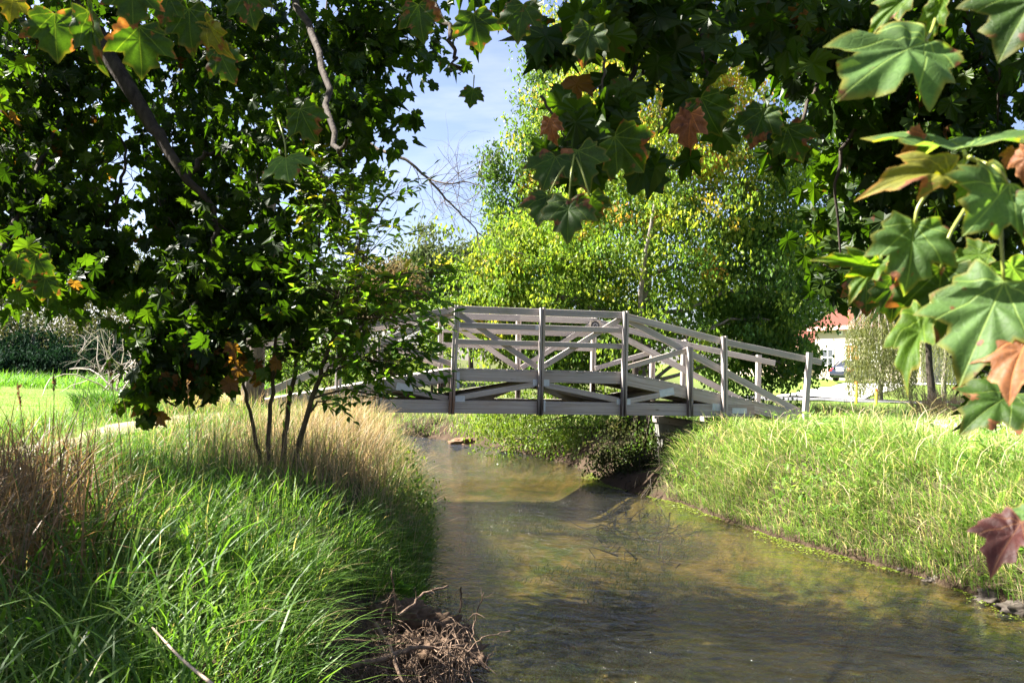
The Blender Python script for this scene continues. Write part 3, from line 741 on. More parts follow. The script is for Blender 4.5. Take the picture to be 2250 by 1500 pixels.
b0 = gpt(1420, 16.6)
tree('undergrowth_bush', 'dark tangled undergrowth on the shaded bank under the right part of the bridge', 'bush', b0, [b0, b0 + (0, 0, .3), b0 + (.1, .1, .9)], .03,
     [(1330, 1020, 16.2, 50, 40, 700, .5, .2), (1400, 1030, 15.6, 60, 40, 900, .35, .2), (1460, 1040, 15, 50, 40, 800, .3, .2), (1500, 985, 15.2, 40, 40, 600, .4, .2), (1380, 965, 16.6, 70, 40, 700, .5, .2), (1440, 1075, 14.4, 50, 18, 350, .5, .2), (1475, 1060, 13.9, 26, 34, 420, .3, .2), (1490, 1010, 14.3, 26, 40, 420, .35, .2)], M_OLIVE, .085, per=14, twn=8)  # some clumps added to darken a sunlit slope meant to lie in shade
a = Acc()
for i in range(150):
    px = rng.uniform(1320, 1500); p = onz(px, rng.uniform(1010, 1085) + (px - 1320) * .12, rng.uniform(.1, .5))
    p[2] = float(hf(p[0], p[1])) + .05
    tube(a, bez([p, p + rng.normal(0, .12, 3) + np.array((-.1, -.1, 0)), p + rng.normal(0, .2, 3) + np.array((-.15, -.15, -.2))], 5), np.linspace(.012, .003, 6), 4, cap=False)
tag(a.build('bank_roots', BARK, smooth=True), 'tangle of exposed roots on the dark bank under the bridge', 'roots', kind='stuff')
# weeping willows on the right
def willow(px, top, bot, Y, rx, n, lab):
    b0 = gpt(px, Y); c = at(px, top, Y)
    root = empty('weeping_willow', b0, lab, 'tree', 'weeping willows')
    tk = Acc(); tube(tk, bez([b0, (b0 + c) / 2 + (.1, 0, 0), c], 10, .03), np.linspace(.13, .05, 11), 8); cr = Acc()
    W = rx * Y / F; H = c[2] - at(px, bot, Y)[2]
    for i in range(n):
        ang = rng.uniform(0, 2 * math.pi); r = W * math.sqrt(rng.random())
        x, y = c[0] + r * math.cos(ang), c[1] + r * math.sin(ang)
        zt = c[2] + rng.normal(0, .1) - .55 * H * (r / W) ** 2.2 * rng.uniform(.5, 1)
        L = min(H * rng.uniform(.45, .95), zt - hf(x, y) - .25)
        m_ = max(8, int(L / (.0024 * Y)))
        t = np.linspace(0, 1, m_)
        sw = rng.normal(0, .12, 2)
        P = np.stack((x + sw[0] * t ** 2 * L * .4, y + sw[1] * t ** 2 * L * .4, zt - L * t), 1) + rng.normal(0, .02, (m_, 3))
        if i % 9 == 0: tube(tk, bez([c - (0, 0, H * .1), (c + P[0]) / 2 + (0, 0, .1 * H * .3), P[0]], 5), np.linspace(.035, .01, 6), 4, cap=False)
        tip = rng.normal(0, .4, (m_, 3)) + (0, 0, -1.2)
        inst(cr, LEAF, LEAF_F, P, frames(tip, rng.normal(0, 1, (m_, 3))), np.stack((np.full(m_, .0016 * Y), np.full(m_, .0046 * Y) * rng.uniform(.7, 1.2, m_), np.full(m_, .01)), 1), np.clip(rng.normal(.5, .18) + rng.normal(0, .1, m_), 0, 1))
    tk.build('trunk', BARK_PALE, root, True, loc=b0); cr.build('crown', M_WILLOW, root, loc=b0)
willow(1935, 655, 875, 38, 75, 560, 'low weeping willow with pale hanging strands in front of the house')
willow(2075, 560, 860, 44, 120, 420, 'middle weeping willow behind the large near leaves')
willow(2010, 150, 700, 58, 120, 420, 'tallest pale willow showing through the dark leaves high on the right')

# bare dead tree over the sky gap, and a bare pale bush
b0 = gpt(560, 13.5)
def deadx(tk, cr):
    main = bez([at(640, 300, 13), at(760, 300, 12.5), at(840, 332, 12.2), at(890, 352, 12), at(940, 392, 12), at(985, 442, 12), at(1022, 480, 12), at(1060, 520, 12)], 30, .008)
    tube(tk, main, np.linspace(.032, .008, 31), 6)
    br = bez([at(940, 392, 12), at(985, 404, 11.8), at(1030, 400, 11.8), at(1066, 412, 11.7)], 10, .006); tube(tk, br, np.linspace(.014, .006, 11), 5)
    for P, n in ((main[12:], 26), (br, 12)):
        for i in range(n):
            p = P[rng.integers(0, len(P))]
            twigs(tk, p, (rng.normal(.3, .5), rng.normal(0, .5), rng.normal(-.1, .6)), rng.uniform(.35, .8), .0055, 2, .5, .02, 3)
    br = bez([at(690, 280, 12.5), at(700, 180, 12.5), at(712, 60, 12.5), at(725, -60, 12.5)], 12, .01); tube(tk, br, np.linspace(.03, .012, 13), 5)
    for i in range(14): twigs(tk, br[rng.integers(2, 13)], (rng.normal(.2, .6), rng.normal(0, .4), .6), .9, .006, 2, .5, 0, 3)
tree('bare_tree', 'bare dead tree with thin grey limb reaching across the sky gap', 'tree', b0, [b0, at(575, 650, 13.4), at(600, 420, 13.2), at(640, 300, 13), at(690, 280, 12.5)], .12, [], M_OLIVE, .1, extra=deadx, bark=bark_mat('dead_bark', (.05, .04, .032), (.17, .14, .115), 20))
b0 = gpt(270, 22); a = Acc()
for i in range(13): twigs(a, b0 + rng.normal(0, .25, 3) * (1, 1, 0), (rng.normal(0, .6), rng.normal(0, .5), 1.1), rng.uniform(1.3, 2.0), .022, 3, .55, .06, 4, (2, 4))
root = empty('bare_bush', b0, 'pale bare tangle of dead twigs in front of the dark thicket', 'bush'); a.build('dead_branches', plain('bleached_twig', (.36, .30, .26), .8), root, True, loc=b0)
# ------------------------------------------------------------------ overhanging maples
LIT += [(.5, .9, 2.1, .38, .3, .95), (-1.45, 7.4, 2.6, .9, .75, .7), (-1.9, 9.8, 1.3, .9, 1.2, .7),
        (-1.1, 3.8, 1.35, .85, .8, .95), (-3.3, 7.6, 1.35, 1.9, 1.7, .95), (-1.9, 5.7, 1.3, 1.2, .9, .9)]
b0 = np.array((-7.2, 4.2, float(hf(-7.2, 4.2))))
tp = [b0, b0 + (.1, .3, 1.6), b0 + (.5, 1.0, 3.4), b0 + (1.2, 2.2, 5.2), b0 + (2.2, 3.6, 6.6)]
def lim(tk, cr):
    for pts, r0, r1 in (([np.array(tp[3]), at(100, -60, 8), at(250, 140, 8), at(330, 270, 7.8), at(362, 318, 7.7), at(410, 392, 7.6), at(470, 470, 7.6), at(480, 560, 7.6)], .10, .015),
                        ([at(410, 392, 7.6), at(450, 340, 7.7), at(500, 345, 7.8)], .03, .01), ([at(480, 500, 7.6), at(455, 580, 7.5), at(420, 680, 7.4), at(360, 800, 7.3)], .03, .008),
                        ([at(620, -80, 7.5), at(700, 120, 6.5), at(735, 320, 5.5), at(760, 300, 5)], .035, .01),
                        ([at(235, 500, 8), at(262, 420, 8), at(275, 330, 8.2), at(250, 290, 8.3)], .022, .008), ([at(0, 560, 7), at(60, 420, 7.5), at(130, 260, 8)], .03, .015),
                        ([at(900, -60, 4), at(985, 60, 3.8), at(1000, 130, 3.7), at(1015, 165, 3.7)], .014, .004)):
        tube(tk, bez(pts, 18, .012), np.linspace(r0, r1, 19), 7)
    for i in range(16):
        p = at(rng.uniform(200, 300), rng.uniform(330, 500), 8.2); twigs(tk, p, rng.normal(0, 1, 3), .4, .006, 2, .6, 0, 3)
LM = [(60, 220, 8.2, 130, 110, 360), (150, 330, 8.4, 90, 90, 220, .55), (60, 450, 7.6, 110, 90, 280), (170, 570, 7.6, 100, 60, 200), (60, 600, 6.8, 80, 50, 120), (110, 110, 8.5, 150, 140, 470), (50, 330, 8, 100, 150, 300, .62), (110, 520, 7.7, 130, 110, 330), (70, 610, 6.3, 90, 50, 70, .62),  # raised hue on far-left clumps paints sunlit leaves into the colour
      (330, 120, 9, 180, 140, 520), (560, 110, 9, 170, 140, 520), (790, 100, 8, 130, 120, 360), (800, 240, 7.2, 110, 55, 130),
      (450, 320, 8.5, 140, 90, 330), (640, 310, 8, 130, 90, 290), (400, 480, 8.2, 90, 120, 290), (560, 480, 8, 150, 110, 420), (650, 440, 8, 70, 80, 130), (430, 640, 7.8, 120, 100, 420), (570, 620, 7.6, 120, 100, 360),
      (390, 770, 7.2, 95, 70, 260), (470, 770, 7.4, 70, 45, 90), (600, 700, 7.5, 60, 40, 50), (330, 850, 7, 40, 35, 45), (310, 905, 7, 14, 28, 10), (190, 480, 9, 60, 90, 80), (240, 600, 8, 80, 50, 110), (180, 610, 8, 60, 40, 60), (390, 830, 7, 60, 30, 50), (440, 830, 7.2, 40, 25, 14), (470, 800, 7.1, 70, 40, 60, .97), (540, 770, 7.2, 40, 24, 10, .97), (330, 880, 7, 40, 20, 12, .96)]
LMM = [(1000, 70, 3.7, 110, 70, 80), (1050, 190, 3.8, 45, 35, 16), (880, 60, 3.6, 110, 60, 75), (720, 130, 4, 130, 100, 85), (620, 50, 3.2, 150, 50, 55), (850, 220, 4.2, 60, 50, 36), (330, 190, 4, 190, 80, 60), (1110, 150, 3.6, 60, 50, 26), (640, 370, 5, 60, 40, 20)]
LSHADE = [(-230, 80, 8, 230, 260, 1000), (-330, 430, 7, 200, 200, 620), (300, -230, 8, 330, 170, 800), (760, -210, 7, 260, 140, 420), (-700, 0, 7, 350, 350, 900), (-650, -500, 8, 500, 250, 900), (100, -500, 9, 500, 200, 900), (-620, 520, 5.5, 200, 150, 300), (1050, -160, 4, 200, 90, 90), ('w', -3.1, 2.7, 5.0, 1.3, 420), ('w', -4.6, 3.6, 5.6, 1.6, 520), ('w', -1.5, 3.3, 5.4, 1.2, 360), ('w', -5.5, 5.2, 6.2, 1.8, 520), ('w', -2.3, 2.3, 4.2, .9, 320), ('w', -4.5, 5.2, 5.0, 1.4, 650), ('w', -6.6, 4.6, 5.0, 1.5, 650), ('w', -3.1, 4.7, 4.7, 1.0, 400), ('w', -5.2, 3.4, 4.7, 1.3, 600), ('w', -2.7, 3.2, 4.4, .9, 350), ('w', -4.2, 4.3, 4.2, 1.0, 420), ('w', -5.4, 2.9, 4.5, 1.2, 500)]  # unseen boughs added out of view to shade the left bank and leaves
LM = [(b[0], b[1], b[2], b[3], b[4], int(b[5] * 1.15), *b[6:]) for b in LM]
def cat8(L, h=.42):
    return [(*b, .14) if (b[0] != 'w' and len(b) == 7) else (*b[:5], b[5] if b[0] == 'w' else b[5], h, .14) if b[0] != 'w' else b for b in L]
tree('maple_tree', 'dark overhanging maple whose boughs droop over the left bank and the top of the view', 'tree', b0, tp, .24, cat8(LM) + cat8(LSHADE), M_MAPLE, .132, (MAPLE, MAPLE_F), bark=BARK, per=7, droop=.75, maple=True, limbr=.22, shell=.1, extra=lim, lit=True, twn=10)
LMROOT = bpy.context.scene.objects['crown.%03d' % 0] if False else None

b1 = np.array((5.6, 0.8, float(hf(5.6, .8))))
tp1 = [b1, b1 + (-.1, .2, 1.5), b1 + (-.5, .8, 3.0), b1 + (-1.3, 1.6, 4.3), b1 + (-2.2, 2.2, 5.2)]
def lim1(tk, cr):
    for pts, r0, r1 in (([at(1390, -60, 3.1), at(1402, 30, 3.0), at(1405, 120, 2.9), at(1375, 190, 2.8), at(1335, 245, 2.7), at(1290, 300, 2.5), at(1260, 340, 2.4)], .014, .005),
                        ([at(1860, -40, 4.2), at(1848, 60, 4.1), at(1790, 200, 4), at(1755, 290, 3.9), at(1720, 360, 3.8)], .016, .005),
                        ([at(1990, 60, 4.4), at(1935, 190, 4.3), at(1890, 270, 4.2), at(1845, 350, 4.2), at(1838, 430, 4.2), at(1845, 560, 4.2)], .016, .005),
                        ([at(2110, -20, 4), at(2130, 60, 4), at(2160, 140, 4), at(2205, 215, 3.9)], .02, .008), ([at(2040, 120, 4.4), at(1980, 250, 4.3), at(1990, 300, 4.3)], .012, .004),
                        ([at(1570, -40, 3), at(1540, 60, 3), at(1545, 150, 2.9), at(1560, 220, 2.9)], .010, .003), ([at(1405, 120, 2.9), at(1430, 170, 2.8), at(1450, 200, 2.8)], .006, .003)):
        tube(tk, bez(pts, 16, .006), np.linspace(r0, r1, 17), 7)
RM = [(1250, 40, 2.7, 110, 45, 22), (1400, 30, 2.8, 120, 45, 22), (1560, 35, 3.0, 120, 40, 19), (1690, 50, 3.2, 110, 60, 26), (1830, 60, 3.6, 110, 70, 80),
      (1250, 320, 2.4, 45, 80, 15), (1320, 240, 2.6, 60, 80, 20), (1470, 180, 2.8, 70, 60, 9), (1390, 330, 2.6, 40, 40, 4), (1600, 160, 3, 80, 50, 6), (1720, 270, 3.2, 65, 50, 8), (1740, 330, 3.4, 45, 45, 5),
      (1850, 210, 4.3, 90, 110, 120), (1900, 390, 4.5, 80, 120, 130), (1960, 540, 4.5, 90, 80, 110), (1850, 610, 4.3, 50, 35, 22), (2030, 130, 4.3, 110, 110, 130), (2150, 220, 4.1, 120, 140, 150), (2200, 420, 4, 110, 130, 130), (2060, 330, 4.4, 80, 110, 100),
      (2220, 720, 3.6, 80, 90, 60), (2200, 850, 3.2, 60, 30, 14), (2110, 600, 4, 70, 60, 40), (1540, -230, 3.2, 380, 90, 90), (2050, -140, 3.8, 300, 110, 170), (2500, 200, 3.5, 200, 300, 260)]
RM = [(*b[:5], int(b[5] * (1.75 if b[1] < 130 else 1.05)), *b[6:]) for b in RM] + [('w', -1.2, 3.1, 4.7, .9, 340), ('w', -.4, 2.7, 4.4, .7, 240), ('w', .6, 3.6, 5.0, .9, 320), ('w', 1.5, 4.0, 5.3, 1.0, 340), ('w', 2.3, 4.4, 5.6, 1.0, 320)]  # the world-placed clumps are unseen, added to shade the middle leaves
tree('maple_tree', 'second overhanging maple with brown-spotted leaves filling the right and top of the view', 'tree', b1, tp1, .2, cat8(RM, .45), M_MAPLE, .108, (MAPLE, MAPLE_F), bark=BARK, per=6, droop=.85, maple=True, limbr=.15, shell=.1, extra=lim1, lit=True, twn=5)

# large leaves close to the eye: each a mesh of its own on the tree that carries it
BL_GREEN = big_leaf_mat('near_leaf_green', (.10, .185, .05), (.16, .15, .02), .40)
BL_LIT = big_leaf_mat('near_leaf_lit', (.08, .155, .012), (.20, .16, .02), .36, .5)  # lime base colour paints the glow of leaves with sun behind them
BL_SHADE = big_leaf_mat('near_leaf_shade', (.036, .078, .008), (.10, .10, .015), .47, .42)  # leaf green darkened in the colour itself, for leaves hanging in shade
BL_YEL = big_leaf_mat('near_leaf_yellow', (.17, .17, .02), (.33, .17, .03), .47, .45)
BL_BRN = big_leaf_mat('near_leaf_brown', (.24, .095, .035), (.32, .15, .06), .5, .35, (1.6, 1.2, .8))
BL_RED = big_leaf_mat('near_leaf_red_brown', (.055, .015, .013), (.09, .035, .025), .35, .3, (1.6, 1.1, .9))
roots = {o.location.x > 0: o for o in SC.objects if o.name.startswith('maple_tree') and o.parent is None and o['label'].find('overhanging') >= 0}
PET = plain('leaf_stalk', (.20, .23, .035), .45, .5, .2)
def bigleaf(right, bp, tp_, Y, dY=0.0, ws=1.0, turn=0.0, mat=BL_GREEN, curl=.25, fold=.15, seed=1, label=None, stalk=None):
    root = roots[right]; base = at(*bp, Y); tip = at(*tp_, Y + dY)
    d = tip - base; L = np.linalg.norm(d); d = d / L
    nv = np.array((0, 0, E)) - base; nv = nrm(nv - d * np.dot(nv, d)); s = np.cross(d, nv); t = math.radians(turn)
    nv = nv * math.cos(t) + s * math.sin(t)
    R = frames(d[None], nv[None])[0]
    W, f3, f4, rim = maple_fine(curl, fold, seed, 7)
    luv = np.stack((W[:, 0], W[:, 1], np.full(len(W), seed * 3.7)), 1)
    V = (W * np.array((L * ws, L, L))) @ R.T + base
    a = Acc(); a.add(V, f3, rim, luv); a.more(f4)
    loc = np.array(root.location)
    o = a.build('leaf', mat, root, True, loc=loc)
    if label: o['label'] = label
    if stalk:
        a = Acc(); tube(a, bez([base] + [at(x, y, Y + z) for x, y, z in stalk], 10), np.linspace(.0019, .0026, 11), 6); a.build('leaf_stalk', PET, o, True, loc=loc)
N1 = (2128, 345, .02)
RL = [((2206, 622), (2105, 832), .88, -.04, .82, 10, BL_GREEN, .2, .10, 3, 'largest pale green leaf, low at the right', [(2200, 520, 0), (2204, 420, .02), (2215, 400, .04)]),
      ((2010, 492), (1995, 642), .95, -.02, .95, -12, BL_GREEN, .35, .2, 4, 'pale green leaf with a brown hole', [(2020, 450, 0), (2065, 395, .01), N1]),
      ((2068, 590), (2050, 765), 1.02, .02, 1.0, 8, BL_SHADE, .2, .15, 5, 'broad dark green leaf behind the pale ones', [(2085, 520, 0), (2120, 460, .02), (2150, 410, .03)]),
      ((2035, 690), (1968, 838), .98, -.05, .42, 40, BL_LIT, .4, .4, 6, 'bright lime leaf hanging by the willow', [(2050, 660, 0), (2070, 640, .02)]),
      ((2118, 330), (2040, 272), .9, .10, 1.2, 55, BL_GREEN, .4, .3, 7, None, [(2122, 345, 0), N1]),
      ((2080, 385), (1938, 368), .9, -.03, .55, 50, BL_YEL, .9, .6, 8, 'curled yellow leaf with orange tips', [(2105, 378, 0), N1]),
      ((2030, 296), (1968, 366), .93, .03, .7, 40, BL_BRN, .5, .5, 9, 'orange-brown dry leaf', None),
      ((2045, 315), (1988, 372), .92, .0, .4, 60, BL_LIT, .3, .3, 10, None, None),
      ((2215, 405), (2140, 502), .86, -.03, 1.1, -14, BL_GREEN, .35, .15, 11, 'ridged green leaf at the right edge', [(2190, 370, 0), (2150, 355, .02), N1]),
      ((2290, 430), (2240, 520), .84, 0, 1.1, 20, BL_GREEN, .3, .2, 12, None, None),
      ((2032, 92), (1858, 168), 1.0, -.10, .62, 42, BL_GREEN, .3, .1, 13, 'pale grey-green leaf high on the right', [(2050, 60, .02), (2065, 0, .05), (2080, -60, .05)]),
      ((2072, 0), (2030, 102), 1.02, .02, .6, 35, BL_LIT, .4, .4, 14, None, [(2080, -60, 0)]),
      ((2005, -20), (1895, 75), 1.05, .02, .6, 40, BL_LIT, .3, .3, 15, 'bright lime leaf at the top edge on the right', None),
      ((2290, -40), (2190, 130), .9, 0, 1.1, 15, BL_SHADE, .2, .15, 16, 'large dark green leaf in the top right corner', None),
      ((2225, 862), (2110, 935), 1.1, -.02, .9, 25, BL_SHADE, .3, .2, 17, 'lowest dark leaf hanging over the right bank grass', None),
      ((2258, 735), (2200, 862), .84, -.03, .9, 30, BL_BRN, .4, .35, 18, 'curled orange-brown leaf at the right edge', None),
      ((2245, 1150), (2165, 1242), .9, -.03, .8, 35, BL_RED, .4, .4, 19, 'red-brown curled leaf over the water at the right edge', None),
      ((2300, 1130), (2205, 1165), .9, 0, .8, 30, BL_GREEN, .3, .2, 20, None, None),
      ((1925, 588), (1812, 556), 1.05, -.04, .35, 30, BL_LIT, .5, .3, 21, None, None),
      ((1940, 575), (1855, 648), 1.05, -.02, .5, 45, BL_LIT, .4, .4, 22, None, [(1980, 560, 0)]),
      ((1905, 600), (1900, 715), 1.6, 0, 1.0, 10, BL_SHADE, .3, .2, 23, None, None),
      ((1960, 610), (1965, 730), 1.5, 0, 1.0, -20, BL_SHADE, .3, .2, 24, None, None),
      ((2175, 560), (2075, 560), 1.0, .02, .8, 35, BL_LIT, .3, .3, 25, None, None),
      ((2215, 570), (2260, 650), 1.0, .02, .9, 20, BL_GREEN, .3, .3, 26, None, None),
      ((2150, 395), (2090, 455), .93, .02, .8, 20, BL_LIT, .3, .3, 27, None, None),
      ((2230, 330), (2200, 360), .9, 0, .9, 40, BL_BRN, .8, .5, 28, None, None), ((2265, 330), (2235, 400), .85, 0, .9, 40, BL_BRN, .8, .5, 29, None, None),
      ((1250, 440), (1245, 540), 2.0, -.05, 1.1, 5, BL_SHADE, .3, .2, 30, 'tip leaf of the hanging spray in the middle of the view', [(1255, 380, 0), (1262, 340, .1)]),
      ((1205, 430), (1175, 500), 2.05, -.05, 1.1, 20, BL_SHADE, .3, .2, 31, None, [(1230, 380, 0), (1260, 345, .1)]), ((1295, 430), (1320, 515), 2.0, .03, 1.1, -20, BL_SHADE, .3, .2, 32, None, [(1280, 380, 0), (1265, 345, .1)]),
      ((1220, 345), (1185, 425), 2.1, -.05, 1.1, 15, BL_SHADE, .3, .2, 33, None, None), ((1270, 330), (1290, 430), 2.1, -.05, 1.1, 15, BL_SHADE, .3, .2, 34, None, None), ((1350, 300), (1440, 400), 2.2, .05, 1.1, -10, BL_SHADE, .3, .2, 35, None, None),
      ((1210, 260), (1215, 330), 2.2, 0, .9, 30, BL_BRN, .6, .4, 36, None, None), ((1540, 215), (1590, 320), 2.6, 0, 1.1, 15, BL_SHADE, .3, .2, 37, None, None), ((1520, 250), (1500, 350), 2.5, 0, 1.0, 30, BL_BRN, .5, .4, 38, 'dry brown leaf among the upper middle leaves', None),
      ((1680, 240), (1640, 340), 2.9, 0, 1.1, 15, BL_SHADE, .3, .2, 39, None, None), ((1730, 280), (1770, 375), 2.9, 0, 1.1, 5, BL_SHADE, .3, .2, 40, None, None), ((1150, 10), (1130, 110), 2.4, 0, 1.1, 20, BL_SHADE, .3, .2, 41, None, None), ((1300, 60), (1270, 160), 2.4, 0, 1.1, 20, BL_SHADE, .3, .2, 42, None, None)]
for l in RL:
    big = l[2] > 1.4
    l = (l[0], tuple(b + (t - b) * (.8 if big else .93) for b, t in zip(l[0], l[1])), *l[2:])
    bigleaf(True, *l[:4], l[4] * (.85 if big else .94), *l[5:])
LL = [((120, 30), (125, 155), 1.7, 0, 1.2, 8, BL_SHADE, .3, .2, 51, 'shaded leaf with a round brown spot, top left', None), ((195, 25), (222, 190), 1.7, 0, .55, 40, BL_SHADE, .3, .4, 52, 'narrow folded leaf with a long tip, top left', None),
      ((290, -35), (292, 80), 1.6, 0, 1.2, 5, BL_SHADE, .2, .1, 53, None, None), ((305, 60), (316, 192), 1.75, 0, 1.2, -8, BL_SHADE, .3, .2, 54, 'pointed green leaf with brown blotches in the upper left', None),
      ((415, 20), (420, 140), 1.8, 0, 1.0, 15, BL_SHADE, .3, .2, 55, None, None), ((455, 50), (505, 145), 1.8, 0, .7, 35, BL_YEL, .5, .4, 56, 'half dried folded leaf in the upper left', None), ((30, -10), (15, 60), 1.7, 0, 1.1, 15, BL_YEL, .3, .2, 57, None, None),
      ((370, -10), (350, 70), 1.75, 0, 1.1, 15, BL_SHADE, .3, .2, 58, None, None), ((540, -20), (560, 80), 2.0, 0, 1.1, 15, BL_SHADE, .3, .2, 59, None, None), ((480, 110), (520, 200), 2.3, 0, 1.0, 20, BL_SHADE, .3, .2, 60, None, None),
      ((628, 348), (630, 396), 2.6, -.1, 1.1, 20, BL_GREEN, .3, .1, 61, 'single pale sunlit leaf amid the dark bough', [(625, 310, 0), (610, 260, .1)]), ((660, 240), (700, 330), 2.8, 0, 1.1, 15, BL_SHADE, .3, .2, 62, None, None),
      ((80, 560), (60, 640), 3.2, 0, 1.2, 15, BL_SHADE, .3, .2, 63, None, None), ((100, 610), (85, 675), 3.2, 0, 1.2, 15, BL_SHADE, .3, .2, 64, None, None), ((40, 560), (30, 620), 3.0, 0, 1.0, 15, BL_SHADE, .3, .2, 65, None, None),
      ((920, 10), (930, 110), 2.6, 0, 1.1, 15, BL_SHADE, .3, .2, 66, None, None), ((1040, 30), (1060, 130), 2.5, 0, 1.2, -5, BL_SHADE, .3, .2, 67, 'leaf above the sky gap', None), ((1040, 195), (1030, 245), 3.2, 0, 1.2, 5, BL_SHADE, .3, .2, 68, 'lone maple leaf outlined against the sky', [(1042, 165, 0)])]
def shrink(l, k): return (l[0], tuple(b + (t - b) * k for b, t in zip(l[0], l[1])), *l[2:])
for l in LL: bigleaf(False, *shrink(l, .8)[:4], l[4] * .85, *l[5:])
# ------------------------------------------------------------------ sapling, grasses, weeds
b0 = gpt(615, 7.9)
STEMS = [([(572, 1010, 8.2), (548, 900, 8.1), (533, 800, 8.0), (528, 700, 8.0)], .024), ([(590, 1070, 7.8), (590, 950, 7.7), (598, 830, 7.6), (606, 740, 7.6), (628, 640, 7.6)], .026), ([(618, 1060, 8.0), (630, 930, 7.9), (648, 800, 7.9), (660, 680, 7.9), (700, 560, 7.9)], .030),
         ([(638, 1075, 7.7), (662, 960, 7.6), (695, 850, 7.5), (720, 770, 7.5), (760, 660, 7.5), (800, 500, 7.5)], .032)]
root = empty('sapling', b0, 'young multi-stemmed sapling with oval leaves on the left bank in front of the bridge', 'sapling')
cr = Acc(); bl = [(800, 560, 7.5, 110, 150, 620, .66), (830, 700, 7.4, 110, 110, 520, .6), (740, 640, 7.6, 130, 120, 520, .55), (770, 780, 7.4, 110, 60, 260, .5), (880, 790, 7.3, 70, 60, 300, .3), (640, 760, 7.7, 90, 90, 300, .35), (840, 870, 7.2, 40, 30, 50, .4), (900, 640, 7.2, 80, 50, 110, .5), (760, 430, 7.6, 90, 90, 330, .7), (710, 330, 7.8, 60, 50, 130, .75), (870, 420, 7.4, 40, 40, 36, .5), (930, 720, 7.0, 40, 40, 40, .4), (740, 880, 7.2, 60, 30, 40, .3), (975, 600, 7.0, 40, 30, 24, .5)]
paths = []
for pts, r in STEMS:
    P = bez([at(*pts[0]) - (0, 0, .3)] + [at(*p) for p in pts], 22, .006); paths.append(P)
    a = Acc(); tube(a, P, np.linspace(r, r * .4, 23), 8); a.build('stem', BARK_SAP, root, True, loc=b0)
allp = np.concatenate([p[8:] for p in paths])
tw = Acc()
for b in bl:
    c, R = blob3(b); n = b[5]; s = allp[np.argmin(np.linalg.norm(allp - (c - (0, 0, .3)), axis=1))]
    lp_ = bez([s, (s + c) / 2 + (0, 0, .06), c], 8, .01); tube(tw, lp_, np.linspace(.012, .004, 9), 5, cap=False)
    nc = max(4, n // 9); ends = c + ell(nc, .3) * R
    for e in ends:
        q_ = lp_[rng.integers(2, 9)]; out = nrm(e - q_ + (0, 0, .05)); L = rng.uniform(.16, .3)
        P = bez([q_, (q_ + e) / 2 + rng.normal(0, .03, 3), e, e + out * L + (0, 0, -.05)], 8); tube(tw, P, np.linspace(.004, .0016, 9), 3, cap=False)
        m_ = 9; t = rng.uniform(.45, 1, m_); Q = np.stack([np.interp(t, np.linspace(0, 1, 9), P[:, k]) for k in range(3)], 1)
        sd = nrm(np.cross(out, (0, 0, 1))) * np.where(np.arange(m_) % 2, 1, -1)[:, None]
        tip = out * .6 + sd * .8 + rng.normal(0, .25, (m_, 3)) + (0, 0, -.35); tip[0] = out; Q[0] = P[-1]
        sz = rng.uniform(.075, .125, m_)
        inst(cr, OVAL, OVAL_F, Q, frames(tip, rng.normal(0, .35, (m_, 3)) + (0, -.15, 1)), np.stack((sz * 1.1, sz, sz), 1), np.clip(rng.normal(b[6], .15) + rng.normal(0, .12, m_), 0, 1))
tw.build('twigs', BARK_SAP, root, True, loc=b0); cr.build('crown', M_SAP, root, loc=b0)

def blades(acc, P, h, w, lean, az, rnd, segs=4, stiff=.5, wtop=.0):
    n = len(P); t = np.linspace(0, 1, segs + 1)
    d = np.stack((np.cos(az), np.sin(az), 0 * az), 1); sa = az + math.pi / 2 + rng.normal(0, .5, n); sd = np.stack((np.cos(sa), np.sin(sa), 0 * sa), 1)
    hx = h[:, None] * lean[:, None] * t[None] ** 1.8
    hz = h[:, None] * (t[None] - stiff * np.clip(lean, 0, 1.3)[:, None] * t[None] ** 2.3)
    Cn = P[:, None, :] + d[:, None, :] * hx[:, :, None]; Cn[:, :, 2] += hz
    wd = w[:, None] * np.maximum(np.minimum(1, .55 + 1.6 * t), 0)[None] * np.clip((1 - t) ** .75, .0, 1)[None] * .5
    Lf = Cn[:, :-1] - sd[:, None] * wd[:, :-1, None]; Rt = Cn[:, :-1] + sd[:, None] * wd[:, :-1, None]
    V = np.concatenate((np.stack((Lf, Rt), 2).reshape(n, -1, 3), Cn[:, -1:]), 1); m_ = 2 * segs + 1
    f4 = np.array([(2 * i, 2 * i + 1, 2 * i + 3, 2 * i + 2) for i in range(segs - 1)]); f3 = np.array([(2 * segs - 2, 2 * segs - 1, 2 * segs)])
    off = (np.arange(n) * m_)[:, None, None]
    acc.add(V.reshape(-1, 3), (f4[None] + off).reshape(-1, 4), np.repeat(rnd, m_)); acc.more((f3[None] + off).reshape(-1, 3))

def scatter(n, x0, x1, y0, y1, fn):
    x = rng.uniform(x0, x1, n); y = rng.uniform(y0, y1, n); k = rng.random(n) < fn(x, y)
    x, y = x[k], y[k]; return np.stack((x, y, hf(x, y) - .01), 1)
def patch(x, y, s=1.0, o=0.0): return .5 + .5 * np.clip(1.3 * wob(x * .8 * s + o, y * .8 * s - o), -1, 1)

